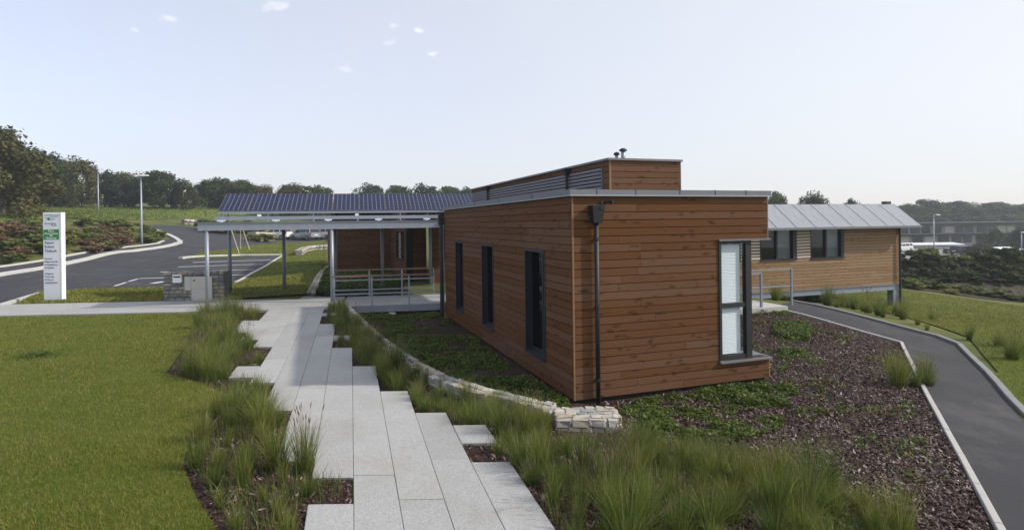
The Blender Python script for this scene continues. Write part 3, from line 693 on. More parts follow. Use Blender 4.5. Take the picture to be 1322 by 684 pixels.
MB().box(a - 0.03, W_ + 0.03, -0.05, 0.0, HEAD, HEAD + 0.03).build('lintel_flashing', M['zinc'], w)
MB().hexa([(a - 0.03, -0.06, SILL - 0.05), (W_ + 0.03, -0.06, SILL - 0.05), (W_ + 0.03, 0.6, SILL - 0.02), (a - 0.03, 0.02, SILL - 0.02), (a - 0.03, -0.06, SILL - 0.018), (W_ + 0.03, -0.06, SILL - 0.018), (W_ + 0.03, 0.6, SILL), (a - 0.03, 0.02, SILL)]).build('sill', M['zinc'], w)
# back, right side, floor and roof close the block
m = MB().box(W_ - 0.2, W_ - 0.03, 1.05, L_, Z0 + 0.03, 3.02).box(0.22, W_ - 0.2, L_ - 0.2, L_ - 0.03, Z0 + 0.03, 3.02).box(W_ - 0.2, W_ - 0.03, 0.22, 1.05, Z0 + 0.03, SILL - 0.02).box(W_ - 0.2, W_ - 0.03, 0.22, 1.05, HEAD + 0.02, 3.02)
m.box(0.24, W_ - 0.22, 0.24, L_ - 0.22, -0.1, 0.0).box(b - 0.02, W_ - 0.2, 1.05, 1.1, SILL, HEAD)
m.build('side_wall', M['membrane'], bld)
joined_boards('side_cladding', bld, 1.05, L_, W_ - 0.03, Z0, 25, [], M['wood'], 1, False)
joined_boards('back_cladding', bld, 0.0, W_, L_ - 0.03, Z0, 25, [], M['wood'], 1, True)
MB().box(0.06, W_ - 0.06, 0.06, L_ - 0.06, -0.5, Z0 + 0.03).build('plinth', M['membrane'], bld)
rf = MB().box(0.03, W_ - 0.03, 0.03, L_ - 0.03, 3.0, 3.05).build('roof', M['zinc'], bld)
par = MB().box(-0.05, W_ + 0.05, -0.055, 0.2, 3.018, ZT).box(-0.05, 0.2, 0.2, L_ + 0.05, 3.018, ZT).box(W_ - 0.2, W_ + 0.05, 0.2, L_ + 0.05, 3.018, ZT).box(0.2, W_ - 0.2, L_ - 0.2, L_ + 0.05, 3.018, ZT).build('parapet', M['zinc'], bld)
MB().box(-0.06, W_ + 0.06, -0.066, -0.053, 3.008, 3.03).box(-0.062, -0.049, -0.066, L_ + 0.05, 3.008, 3.03).build('drip_edge', M['galv'], par)
for x in (0.42, 1.13, 1.98, 2.7, 3.35): MB().box(x, x + 0.006, -0.061, 0.0, 3.03, ZT + 0.004).build('seam', M['anthracite'], par)
for y in (1.6, 3.6, 5.6, 7.6): MB().box(-0.057, 0.0, y, y + 0.006, 3.03, ZT + 0.004).build('seam', M['anthracite'], par)
# clerestory
c0 = PD(787, 204, 12.5); rel = c0 - A; ct, cs = rel.dot(D2), rel.dot(D1); CW, CL, CZ = 1.78, 11.4, c0.z
cl_ = MB().box(ct + 0.03, ct + CW - 0.02, cs + 0.03, cs + CL, 3.05, CZ - 0.03).build('clerestory', M['membrane'], bld)
lay_boards(cl_, ct + 0.03, ct + CW, 3.03, 7, [], lambda x, l, z, j: ((x, cs + j, z), (0, 0, 0)), lmin=1.0, lmax=2.4)
MB().box(ct - 0.005, ct + 0.03, cs - 0.005, cs + 0.03, 3.03, CZ - 0.03).build('corner_trim', M['wood_edge'], cl_)
MB().box(ct + CW, ct + CW + 0.02, cs - 0.005, cs + 0.03, 3.03, CZ - 0.03).build('corner_trim', M['handrail'], cl_)
joined_boards('cladding', cl_, cs + 0.03, cs + CL, ct + 0.03, 3.03, 7, [(cs + 0.35, cs + CL, 0, 6)], M['wood'], -1, False)
joined_boards('cladding', cl_, cs + 0.03, cs + CL, ct + CW - 0.02, 3.03, 7, [], M['wood'], 1, False)
MB().box(ct - 0.02, ct + 0.03, cs + 0.33, cs + 0.36, 3.05, 3.8).build('louvre_frame', M['zinc'], cl_)
for k in range(9):
    z = 3.07 + k * 0.082
    MB().hexa([(ct - 0.03, cs + 0.36, z), (ct + 0.025, cs + 0.36, z + 0.02), (ct + 0.025, cs + CL, z + 0.02), (ct - 0.03, cs + CL, z), (ct - 0.03, cs + 0.36, z + 0.056), (ct + 0.025, cs + 0.36, z + 0.062), (ct + 0.025, cs + CL, z + 0.062), (ct - 0.03, cs + CL, z + 0.056)]).build('slat', M['louvre'], cl_)
MB().box(ct - 0.06, ct + CW + 0.04, cs - 0.05, cs + CL + 0.05, CZ - 0.045, CZ).build('roof_flashing', M['zinc'], cl_)
for sr in (2.07, 8.93):
    hp = MB().hexa([(ct - 0.12, cs + sr - 0.05, CZ - 0.22), (ct - 0.03, cs + sr - 0.05, CZ - 0.22), (ct - 0.03, cs + sr + 0.05, CZ - 0.22), (ct - 0.12, cs + sr + 0.05, CZ - 0.22),
                    (ct - 0.17, cs + sr - 0.11, CZ - 0.05), (ct - 0.03, cs + sr - 0.11, CZ - 0.05), (ct - 0.03, cs + sr + 0.11, CZ - 0.05), (ct - 0.17, cs + sr + 0.11, CZ - 0.05)]).build('rain_hopper', M['anthracite'], cl_)
    MB().tube([(ct - 0.08, cs + sr, CZ - 0.2), (ct - 0.08, cs + sr, 3.05)], 0.035).build('downpipe', M['anthracite'], hp)
for px, top, rr in ((796, 196.5, 0.05), (804.5, 191.5, 0.065)):
    q = PD(px, 200, 13.6); r2 = q - A; x, y = r2.dot(D2), r2.dot(D1); zt = PD(px, top, 13.6).z
    v = MB().tube([(x, y, CZ - 0.02), (x, y, zt - 0.05)], rr * 0.75, 12).build('roof_vent', M['galv'], cl_, smooth=True)
    MB().tube([(x, y, zt - 0.07), (x, y, zt - 0.05), (x, y, zt - 0.02), (x, y, zt)], [rr * 1.3, rr * 1.45, rr * 1.2, rr * 0.5], 12).build('cowl', M['anthracite'], v)
# rainwater hopper, downpipe and bullet lamp on the front
t0 = 0.40
hp = MB().hexa([(t0 - 0.075, -0.13, 2.58), (t0 + 0.075, -0.13, 2.58), (t0 + 0.075, -0.003, 2.58), (t0 - 0.075, -0.003, 2.58), (t0 - 0.115, -0.17, 2.86), (t0 + 0.115, -0.17, 2.86), (t0 + 0.115, -0.003, 2.86), (t0 - 0.115, -0.003, 2.86)]).build('rain_hopper', M['anthracite'], bld, 0.004)
MB().box(t0 + 0.02, t0 + 0.07, -0.174, -0.16, 2.80, 2.835).build('overflow_slot', M['black'], hp)
dp = MB().tube([(t0, -0.065, 2.6), (t0, -0.065, -0.33)], 0.036, 12).build('downpipe', M['anthracite'], bld, smooth=True)
for z in (2.3, 1.2, 0.05): MB().tube([(t0, -0.065, z), (t0, -0.065, z + 0.05)], 0.044, 12).box(t0 - 0.012, t0 + 0.012, -0.06, 0.0, z + 0.01, z + 0.04).build('pipe_clip', M['anthracite'], dp)
lp = MB().tube([(0.56, -0.02, 2.905), (0.60, -0.06, 2.92), (0.66, -0.15, 2.915)], [0.018, 0.02, 0.036], 10).build('wall_lamp', M['black'], bld)
MB().tube([(0.54, 0.0, 2.9), (0.54, -0.03, 2.9)], 0.04, 10).build('bracket', M['black'], lp)
MB().tube([(-0.09, L_ + 0.1, 2.95), (-0.09, L_ + 0.1, -0.3)], 0.06, 10).box(-0.17, 0.0, L_ + 0.02, L_ + 0.18, 2.55, 2.9).build('downpipe', M['anthracite'], bld)
# walls around the courtyard behind the entrance
N1 = PD(524, 300, 25.5) - A; nt, ns = N1.dot(D2), N1.dot(D1); fs = ns + 5.6
cy = MB().box(nt + 0.03, nt + 0.3, ns, fs, -0.3, 3.4).box(nt - 2.9, nt + 0.03, fs + 0.03, fs + 0.3, -0.1, 3.4).box(nt, nt + 0.9, ns + 0.03, ns + 0.2, -0.3, 3.4).box(nt + 0.9, nt + 6, ns - 0.9, ns - 0.6, -0.4, 3.4).box(nt - 2.9, nt - 2.7, fs + 0.3, fs + 9, 0, 3.4).build('courtyard_wall', M['membrane'], bld)
wz0 = 11
joined_boards('cladding', cy, ns, fs, nt + 0.03, -0.3, 28, [(ns + 0.7, ns + 3.0, 10, 20)], M['wood'], -1, False)
joined_boards('cladding', cy, nt - 2.92, nt, fs + 0.03, -0.1, 26, [], M['wood'], -1, True)
joined_boards('cladding', cy, nt, nt + 0.9, ns + 0.03, -0.3, 28, [], M['wood'], -1, True)
joined_boards('cladding', cy, nt + 0.9, nt + 6, ns - 0.9, -0.4, 29, [], M['wood'], -1, True)
joined_boards('cladding', cy, fs + 0.3, fs + 9, nt - 2.9, 0, 25, [], M['wood'], -1, False)
wz = -0.3 + 10 * ROW; we = -0.3 + 20 * ROW
w = MB().box(nt - 0.03, nt + 0.028, ns + 0.7, ns + 0.78, wz, we).box(nt - 0.03, nt + 0.028, ns + 2.92, ns + 3.0, wz, we).box(nt - 0.05, nt + 0.028, ns + 0.7, ns + 3.0, wz - 0.04, wz).box(nt - 0.03, nt + 0.028, ns + 0.78, ns + 2.92, we - 0.07, we).build('window', M['anthracite'], bld)
MB().box(nt + 0.0, nt + 0.02, ns + 0.78, ns + 1.55, wz, we - 0.07).build('pane', M['car_glass'], w)
MB().box(nt + 0.0, nt + 0.02, ns + 2.15, ns + 2.92, wz, we - 0.07).build('pane', M['car_glass'], w)
m = MB()
for k in range(11): m.box(nt - 0.02, nt + 0.02, ns + 1.6, ns + 2.1, wz + 0.03 + k * 0.108, wz + 0.09 + k * 0.108)
m.build('shutter_slats', M['louvre_pale'], w)['kind'] = 'stuff'
MB().tube([(nt - 2.75, fs - 0.08, 3.3), (nt - 2.75, fs - 0.08, 0.2)], 0.06, 8).build('downpipe', M['anthracite'], bld)
MB().tube([(nt + 0.92, ns - 1.0, 3.3), (nt + 0.92, ns - 1.0, -0.3)], 0.05, 8).build('downpipe', M['anthracite'], bld)
MB().box(nt - 2.9, nt + 0.3, fs - 1.3, fs + 0.3, 3.4, 3.5).box(nt - 2.9, nt + 6, fs + 0.3, fs + 9, 3.4, 3.5).box(nt + 0.3, nt + 6, ns - 0.6, fs + 0.3, 3.4, 3.5).build('roof', M['zinc'], bld)  # overhang in front of the back wall is added to shade it

# ------------------------------------------------------------------ raised wing on the right with its solar roof
B = PD(1163, 330, 26.0)
wing = empty('office_wing', (B.x, B.y, 0), THETA)
tag(wing, 'raised pale timber office wing with solar roof on the right, on steel beam and post', 'building')
WZ = -0.33; XL = -11.5
win = [(-5.2, -3.33), (-7.82, -5.95), (-10.6, -8.8)]
wz, we = WZ + 10 * ROW, 2.24
m = MB().box(XL, -0.03, 0.026, 0.25, WZ + 0.02, wz - 0.01)
xx = [XL, -10.6, -8.8, -7.82, -5.95, -5.2, -3.33, -0.03]
for i in range(0, len(xx), 2): m.box(xx[i], xx[i + 1], 0.026, 0.25, wz - 0.01, 2.5)
m.box(-0.2, -0.03, 0.25, 4.6, WZ + 0.02, 2.5).box(XL, XL + 0.2, 0.25, 4.6, WZ + 0.02, 2.5).box(XL, -0.03, 4.6, 4.75, WZ + 0.02, 2.5).box(XL, -0.03, 0.05, 4.7, WZ - 0.1, WZ + 0.02)
wall = m.build('wall', M['membrane'], wing)
joined_boards('cladding', wall, XL, 0.0, 0.026, WZ, 21, [(a, b, 10, 20) for a, b in win] + [(-5.95, -5.2, 10, 20), (-8.8, -7.82, 10, 20)], M['wood_pale'])
joined_boards('end_cladding', wall, 0.0, 4.7, -0.03, WZ, 21, [], M['wood_pale'], 1, False)
for a, b in win:
    f = MB().box(a, a + 0.06, 0.0, 0.2, wz, we).box(b - 0.16, b, 0.0, 0.2, wz, we).box(a + 0.06, b - 0.16, 0.0, 0.2, we - 0.06, we).box(a, b, -0.05, 0.2, wz - 0.05, wz).build('window', M['anthracite'], wing)
    MB().box((a + b) / 2 - 0.08, (a + b) / 2, 0.03, 0.15, wz, we - 0.06).build('mullion', M['anthracite'], f)
    MB().box(a + 0.06, (a + b) / 2 - 0.08, 0.1, 0.11, wz, we - 0.06).build('pane', M['glass'], f)
    MB().box((a + b) / 2, b - 0.16, 0.1, 0.11, wz, we - 0.06).build('pane', M['glass'], f)
    m = MB()
    for k in range(26): m.box((a + b) / 2 + 0.02, b - 0.18, 0.16, 0.18, wz + 0.02 + k * 0.046, wz + 0.045 + k * 0.046)
    m.build('blind', M['grey_paint'], f)['kind'] = 'stuff'
for a, b in ((-5.95, -5.2), (-8.8, -7.82)):
    sh = MB().box(a, b, 0.02, 0.05, wz, we).build('slatted_panel', M['membrane'], wing)
    for k in range(10): MB().box(a + 0.02, b - 0.02, -0.02, 0.02, wz + 0.02 + k * 0.125, wz + 0.10 + k * 0.125).build('slat', M['louvre_pale'], sh)
MB().box(XL, -0.18, -0.02, 0.14, WZ - 0.24, WZ - 0.01).box(XL, -0.18, -0.06, 0.2, WZ - 0.25, WZ - 0.225).box(XL, -0.18, -0.06, 0.2, WZ - 0.03, WZ - 0.008).build('floor_beam', M['grey_paint'], wing)
MB().box(-0.55, -0.19, -0.05, 0.25, -1.6, WZ - 0.25).build('post', M['grey_paint'], wing, 0.01)
MB().box(XL + 1, XL + 1.3, 0.0, 0.25, -1.2, WZ - 0.25).build('post', M['grey_paint'], wing)
MB().tube([(-0.17, -0.09, 2.2), (-0.17, -0.09, -1.45)], 0.045, 10).build('downpipe', M['anthracite'], wing)
ey, ez, ry, rz_ = -0.55, 2.27, 0.72, 3.27; SL = math.hypot(ry - ey, rz_ - ez); TILT = math.atan2(rz_ - ez, ry - ey)
rf = MB().hexa([(XL, ey + 0.03, ez - 0.09), (0.55, ey + 0.03, ez - 0.09), (0.55, ry, rz_ - 0.09), (XL, ry, rz_ - 0.09), (XL, ey + 0.03, ez - 0.05), (0.55, ey + 0.03, ez - 0.05), (0.55, ry, rz_ - 0.05), (XL, ry, rz_ - 0.05)])
rf.hexa([(XL, ry, rz_ - 0.09), (0.55, ry, rz_ - 0.09), (0.55, 5.2, 2.2), (XL, 5.2, 2.2), (XL, ry, rz_ - 0.05), (0.55, ry, rz_ - 0.05), (0.55, 5.2, 2.25), (XL, 5.2, 2.25)]).poly([(-0.1, 0.03, 2.4), (-0.1, 4.7, 2.4), (-0.1, 0.7, 3.15)])
rf = rf.build('roof', M['grey_paint'], wing)
MB().box(XL, 0.56, ey - 0.05, ey + 0.03, ez - 0.1, ez - 0.02).build('gutter', M['zinc'], rf)
def panel_mesh(name, w, l, cells, frame):
    m = MB().box(0.012, w - 0.012, 0.012, l - 0.012, 0.0, 0.034, 0)
    m.box(0, w, 0, 0.012, 0, 0.04, 1).box(0, w, l - 0.012, l, 0, 0.04, 1).box(0, 0.012, 0.012, l - 0.012, 0, 0.04, 1).box(w - 0.012, w, 0.012, l - 0.012, 0, 0.04, 1)
    return m.mesh(name, [cells, frame])
PVP = panel_mesh('solar_panel_sky_sheen', 0.985, SL - 0.02, M['pv_sky_sheen'], M['zinc']); PVD = panel_mesh('solar_panel', 0.98, 1.64, M['pv'], M['zinc'])
for k in range(12): link('solar_panel', PVP, wing, (0.545 - (k + 1) * 1.0, ey + 0.01, ez - 0.045), (TILT, 0, 0))
MB().box(0.2, 0.5, ry + 0.1, ry + 0.35, 2.9, rz_ + 0.10).build('chimney', M['anthracite'], wing)
# small bridge from the wing to the asphalt path
dk0, dk1 = PZ(1012, 395.5, 0.0), PZ(975, 388, 0.0)
fb = empty('footbridge', (dk0.x, dk0.y, 0), THETA); tag(fb, 'short grey footbridge with steel railing leading to the raised wing', 'footbridge')
MB().box(-2.6, 0.15, 0.0, 1.4, -0.14, 0.0).build('deck', M['concrete'], fb)
MB().box(-2.6, 0.1, 0.05, 1.35, -0.5, -0.14).build('support', M['concrete'], fb)
q = PZ(1022, 389, 0) - dk0; qx, qy = q.dot(D2), q.dot(D1)
for x, y in ((-0.75, 0.1), (-2.2, 0.1)): MB().box(x, x + 0.06, y, y + 0.06, -0.1, 1.0).build('post', M['grey_paint'], fb)
MB().box(qx, qx + 0.06, qy, qy + 0.06, -0.3, 1.03).build('post', M['grey_paint'], fb)
MB().bar((qx + 0.03, qy + 0.03, 1.03), (qx - 4, qy + 0.03, 1.03), 0.045, 0.035).build('rail', M['grey_paint'], fb)
MB().bar((qx + 0.03, qy + 0.03, 0.5), (qx - 4, qy + 0.03, 0.5), 0.04, 0.04).build('rail', M['grey_paint'], fb)
MB().bar((-0.69, 0.13, 1.0), (-2.2, 0.13, 1.0), 0.06, 0.04).build('rail', M['grey_paint'], fb)
MB().bar((-0.69, 0.13, 0.5), (-2.2, 0.13, 0.5), 0.04, 0.04).build('rail', M['grey_paint'], fb)

# ------------------------------------------------------------------ entrance canopy with its row of solar panels
CA, CB = PD(255, 291, 18.6), PD(573, 287, 20.6); cth = math.atan2(CB.y - CA.y, CB.x - CA.x); CLn = math.hypot(CB.x - CA.x, CB.y - CA.y)
can = empty('entrance_canopy', (CA.x, CA.y, 0), cth)
tag(can, 'galvanised steel entrance canopy on slim posts carrying a row of dark solar panels', 'canopy')
e1 = Vector((math.cos(cth), math.sin(cth), 0)); e2 = Vector((-math.sin(cth), math.cos(cth), 0))
def can_x(px, y):
    u = ray(px, YP)[0]; p = Vector((CA.x, CA.y, 0)) + e2 * y
    return (u * p.y - p.x) / (e1.x - u * e1.y)
BZ0, BZ1 = 2.46, 2.725
MB().box(0, CLn, 0.0, 0.02, BZ0, BZ1).box(0, CLn, -0.04, 0.10, BZ1 - 0.016, BZ1).box(0, CLn, -0.04, 0.10, BZ0, BZ0 + 0.016).build('front_beam', M['galv'], can)
MB().box(0, CLn, 4.3, 4.4, BZ0, BZ1 - 0.1).build('back_beam', M['galv'], can)
for x in (0.0, CLn * 0.25, CLn * 0.5, CLn * 0.75, CLn - 0.08): MB().box(x, x + 0.08, 0.11, 4.3, BZ0 + 0.02, BZ0 + 0.13).build('cross_beam', M['galv'], can)
MB().box(0.05, CLn - 0.05, 0.1, 4.3, 2.592, 2.612).build('roof_sheet', M['grey_paint'], can)  # added sheet, edge-on at eye level and unseen, so the canopy casts shade
MB().box(0.3, CLn + 0.4, 0.9, 1.0, 2.80, 2.92).build('upper_beam', M['galv'], can)
for k in range(5):
    x = 0.5 + k * (CLn - 1) / 4; MB().box(x - 0.12, x + 0.12, 0.88, 1.02, 2.76, 2.80).box(x - 0.05, x + 0.05, 0.9, 1.0, 2.61, 2.76).build('bracket', M['white_metal'], can)
for px in (267, 428, 570):
    x = can_x(px, 0.05); MB().tube([(x, 0.03, -0.02), (x, 0.03, BZ0)], 0.062, 12).build('post', M['galv'], can, smooth=True)
for px in (296, 366, 433, 493, 555):
    x = can_x(px, 4.35); p = Vector((CA.x, CA.y, 0)) + e1 * x + e2 * 4.35
    MB().tube([(x, 4.35, min(-0.05, hz(p.x, p.y)) - 0.1), (x, 4.35, BZ0 + 0.02)], 0.07, 12).build('post', M['grey_paint'], can, smooth=True)
py0 = 2.75; PT = math.radians(25.5); bz = 3.13 + 1.6 * math.sin(PT); by = py0 + 1.6 * math.cos(PT); x0 = can_x(282, py0)
sr = MB()
for k in range(12):
    link('solar_panel', PVD, can, (x0 + k * 1.0, py0, 3.13), (PT, 0, 0))
PX1 = x0 + 12
MB().box(x0, PX1, py0 - 0.06, py0 + 0.02, 3.05, 3.12).build('panel_rail', M['galv'], can)
MB().box(x0, PX1, by - 0.06, by, bz - 0.07, bz - 0.03).build('panel_rail', M['galv'], can)
x = x0 + 0.05; k = 0
while x < PX1:
    MB().box(x, x + 0.05, py0, py0 + 0.05, 2.6, 3.06).build('strut', M['galv'], can)
    MB().bar((x, by - 0.05, 2.6), (x, by - 0.05, bz - 0.06), 0.05, 0.05).build('strut', M['grey_paint'], can)
    if k % 2: MB().box(x - 0.06, x + 0.06, 0.92, 0.99, 2.92, 2.99).build('bracket', M['white_metal'], can)
    x += 1.62; k += 1

# ------------------------------------------------------------------ bridge deck into the building
F0, F1 = PZ(446, 396, 0), PZ(573, 391.5, 0); bth = math.atan2(F1.y - F0.y, F1.x - F0.x); FLn = (F1 - F0).length
br = empty('footbridge', (F0.x, F0.y, 0), bth); tag(br, 'galvanised footbridge with railings under the entrance canopy over the planted bed', 'footbridge')
g1 = Vector((math.cos(bth), math.sin(bth), 0)); g2 = Vector((-math.sin(bth), math.cos(bth), 0))
def br_x(px, y):
    u = ray(px, YP)[0]; p = F0 + g2 * y; return (u * p.y - p.x) / (g1.x - u * g1.y)
DW = 2.5
MB().box(-0.2, FLn + 0.6, 0.02, DW, -0.06, 0.0).build('deck', M['slab'], br)
MB().box(-0.2, FLn + 0.1, -0.01, 0.012, -0.2, 0.012).box(-0.2, FLn + 0.1, -0.04, -0.01, -0.2, -0.18).build('edge_beam', M['galv'], br)
MB().box(-0.2, FLn + 0.1, DW, DW + 0.02, -0.2, 0.012).build('edge_beam', M['galv'], br)
for y, pxs in ((-0.03, (430.5, 479, 527, 572)), (DW + 0.05, (430, 476, 518, 559))):
    xs = [br_x(p, y) for p in pxs]
    for x in xs: MB().box(x - 0.025, x + 0.025, y - 0.02, y + 0.02, -0.15, 0.94).build('post', M['galv'], br)
    MB().bar((xs[0] - 0.1, y, 0.965), (xs[-1], y, 0.965), 0.07, 0.05).build('handrail', M['handrail'], br)
    for z in (0.40,) if y < 0 else (0.25, 0.6): MB().bar((xs[0], y, z), (xs[-1], y, z), 0.04, 0.04).build('rail', M['galv'], br)
x = br_x(505, 0.3); MB().tube([(x, 0.06, -0.3), (x, 0.06, -0.07)], 0.045).build('support', M['galv'], br)
MB().hexa([(x - 0.22, -0.25, -0.42), (x + 0.22, -0.25, -0.42), (x + 0.22, 0.2, -0.42), (x - 0.22, 0.2, -0.42), (x - 0.1, -0.12, -0.225), (x + 0.1, -0.12, -0.225), (x + 0.1, 0.1, -0.225), (x - 0.1, 0.1, -0.225)]).build('footing', M['concrete'], br)
x = FLn; MB().box(x - 0.06, x + 0.02, -0.02, 0.08, -0.5, -0.06).build('support', M['galv'], br)

# ------------------------------------------------------------------ stonework
def stone_mesh(seed, mat):
    r = random.Random(seed); bm = bmesh.new(); bmesh.ops.create_cube(bm, size=1.0)
    bmesh.ops.bevel(bm, geom=bm.edges[:], offset=0.08, segments=1, affect='EDGES')
    for v in bm.verts: v.co += Vector((r.uniform(-.09, .09), r.uniform(-.11, .11), r.uniform(-.06, .06)))
    me = bpy.data.meshes.new('stone'); bm.to_mesh(me); bm.free(); me.materials.append(mat); return me
STONES = [stone_mesh(i, M['stone']) for i in range(8)]; SCHIST = [stone_mesh(20 + i, M['schist']) for i in range(6)]
srng = random.Random(5)
rw = empty('stone_retaining_wall', tuple(WALL[-1])); tag(rw, 'low curving rubble stone retaining wall between the grasses and the building', 'stone wall')
def in_parent(o, parent): o.parent = parent; o.location = Vector(o.location) - Vector(parent.location); return o
wl_pts = smooth_line([Vector((p.x, p.y, 0)) for p in WALL], 2)
core = resample(wl_pts, 0.3); m = MB(); n = len(core); WT = 0.30
for i, p in enumerate(core):
    d = (core[min(i + 1, n - 1)] - core[max(i - 1, 0)]).normalized(); s = Vector((d.y, -d.x, 0)) * (WT / 2 - 0.03)
    for q, z in ((p - s, -0.5), (p - s, -0.012), (p + s, -0.012), (p + s, -0.5)): m.v.append((q.x, q.y, z))
for i in range(n - 1):
    for k in range(4): m.f.append((i * 4 + k, i * 4 + (k + 1) % 4, i * 4 + 4 + (k + 1) % 4, i * 4 + 4 + k)); m.mi.append(0)
m.f += [(0, 1, 2, 3), tuple((n - 1) * 4 + k for k in (3, 2, 1, 0))]; m.mi += [0, 0]
in_parent(m.build('mortar_core', M['mortar']), rw)
fine = resample(wl_pts, 0.02); far_n = 0
acc = 0.0; i = 0; rows = []
tot = [0.0]
for a, b in zip(fine[:-1], fine[1:]): tot.append(tot[-1] + (b - a).length)
def along(d):
    k = min(np.searchsorted(tot, d), len(fine) - 2); return fine[k], (fine[k + 1] - fine[k]).normalized()
def put_stone(loc, size, rz, meshes, parent, name='stone'):
    o = link(name, srng.choice(meshes), parent, loc, (srng.uniform(-.06, .06), srng.uniform(-.06, .06), rz + srng.uniform(-.08, .08)), size)
    return o
for side, zc, hgt, lo, hi in ((-1, -0.02, 0.11, 0.14, 0.26), (1, -0.02, 0.11, 0.14, 0.26), (-1, -0.14, 0.13, 0.18, 0.3), (1, -0.14, 0.13, 0.18, 0.3), (1, -0.27, 0.12, 0.2, 0.32)):
    d = srng.uniform(0, 0.1)
    while d < tot[-1] - 0.1:
        L = srng.uniform(lo, hi); p, dr = along(d + L / 2); s = Vector((dr.y, -dr.x, 0))
        wd_ = WT / 2 - 0.005 if zc > -0.05 else 0.14
        q = p + s * side * (WT / 4 + 0.004 if zc > -0.05 else WT / 2 - 0.05)
        put_stone(Vector((q.x, q.y, zc + srng.uniform(-.012, .012))) - Vector(rw.location), (L - 0.015, wd_, hgt), math.atan2(dr.y, dr.x), STONES, rw)
        d += L
# the thick end of the wall, beside the building corner
Q0, Q1 = PZ(718, 541, 0.0), PZ(800, 540, 0.0); ang = math.atan2(Q1.y - Q0.y, Q1.x - Q0.x); QL = (Q1 - Q0).length; QD = 0.42; q1 = Vector((math.cos(ang), math.sin(ang), 0)); q2 = Vector((-math.sin(ang), math.cos(ang), 0))
def QP(x, y, z): return Q0 + q1 * x + q2 * y + Vector((0, 0, z))
mb = MB().hexa([QP(.03, .03, -.5), QP(QL - .03, .03, -.5), QP(QL - .03, QD, -.5), QP(.03, QD, -.5), QP(.03, .03, -.004), QP(QL - .03, .03, -.004), QP(QL - .03, QD, -.004), QP(.03, QD, -.004)])
in_parent(mb.build('mortar_core', M['mortar']), rw)
for y in (0.08, 0.2, 0.32, 0.42):
    x = 0.0
    while x < QL - 0.05:
        L = min(srng.uniform(0.09, 0.24), QL - x); put_stone(QP(x + L / 2, y, -0.035) - Vector(rw.location), (L - 0.008, srng.uniform(0.085, 0.12), 0.1), ang + srng.uniform(-.2, .2), STONES, rw); x += L
for zc in (-0.055, -0.155, -0.26, -0.36):
    x = -0.02
    while x < QL - 0.02:
        L = min(srng.uniform(0.13, 0.26), QL + 0.02 - x)
        if L > 0.06: put_stone(QP(x + L / 2, 0.03, zc) - Vector(rw.location), (L - 0.014, 0.14, 0.095), ang, STONES, rw)
        x += L
    for y in (0.16, 0.34): put_stone(QP(QL - 0.03, y, zc) - Vector(rw.location), (0.13, 0.17, 0.095), ang, STONES, rw)
# other rubble walls: stones a few pixels each, joined
def rubble(name, pts, thick, height, mesh_mat, label, lo=0.2, hi=0.4, course=0.16, mortar=None, z_off=0.0):
    root = empty(name, (pts[0][0], pts[0][1], 0)); tag(root, label, 'stone wall')
    pts = [Vector((p[0], p[1], 0)) for p in pts]; r = random.Random(len(pts) * 7 + int(abs(pts[0].x) * 10)); V = []; Fc = []; RN = []; core = MB()
    for a, b in zip(pts[:-1], pts[1:]):
        d = (b - a); Ls = d.length; d.normalize(); s = Vector((d.y, -d.x, 0)); za, zb = hz(a.x, a.y) + z_off, hz(b.x, b.y) + z_off; o = -Vector((pts[0].x, pts[0].y, 0))
        c = s * (thick / 2 - 0.03)
        core.hexa([(a - c + o) + Vector((0, 0, za - .3)), (a + c + o) + Vector((0, 0, za - .3)), (b + c + o) + Vector((0, 0, zb - .3)), (b - c + o) + Vector((0, 0, zb - .3)),
                   (a - c + o) + Vector((0, 0, za + height - .03)), (a + c + o) + Vector((0, 0, za + height - .03)), (b + c + o) + Vector((0, 0, zb + height - .03)), (b - c + o) + Vector((0, 0, zb + height - .03))])
        nz = max(1, int(height / course)); ch = height / nz
        for side in (-1, 1):
            for k in range(nz):
                x = -r.uniform(0, 0.1)
                while x < Ls:
                    L = r.uniform(lo, hi); x2 = min(x + L, Ls + 0.02); cx_ = (max(x, 0) + x2) / 2; hl = (x2 - max(x, 0)) / 2 - 0.008
                    if hl > 0.02:
                        ctr = a + d * cx_ + s * side * (thick / 2 - 0.05) + o; z = za + (zb - za) * cx_ / Ls + (k + 0.5) * ch
                        n0 = len(V); jut = r.uniform(0, 0.02); hh = ch / 2 - 0.008; dp_ = 0.06 if k < nz - 1 else thick / 2 - 0.055
                        for dz in (-hh, hh):
                            for sx, sy in ((-1, -1), (1, -1), (1, 1), (-1, 1)):
                                q = ctr + d * sx * (hl - r.uniform(0, .012)) + s * side * (sy * dp_ * (1 if sy < 0 else 0.6) + jut * (sy > 0)) + Vector((0, 0, z + dz - r.uniform(0, .012) * (dz > 0))); V.append(tuple(q))
                        for q in ((3, 2, 1, 0), (4, 5, 6, 7), (0, 1, 5, 4), (1, 2, 6, 5), (2, 3, 7, 6), (3, 0, 4, 7)): Fc.append([n0 + t for t in q])
                        RN += [r.random()] * 8
                    x += L
    link('stones', fast_mesh('stones', V, Fc, mesh_mat, RN), root)['kind'] = 'stuff'
    core.build('mortar_core', mortar or M['mortar_grey'], root)
    return root
U0, U1 = PZ(211, 388, 0), PZ(289, 386.5, 0)
ud = (U1 - U0).normalized(); un = Vector((-ud.y, ud.x, 0)); uw = rubble('stone_wall', [U0 + un * 0.2, U1 + un * 0.2], 0.4, 1.06, M['schist'], 'grey schist utility wall with cream meter cupboards beside the walkway', 0.18, 0.38, 0.118)
uth = math.atan2(ud.y, ud.x)
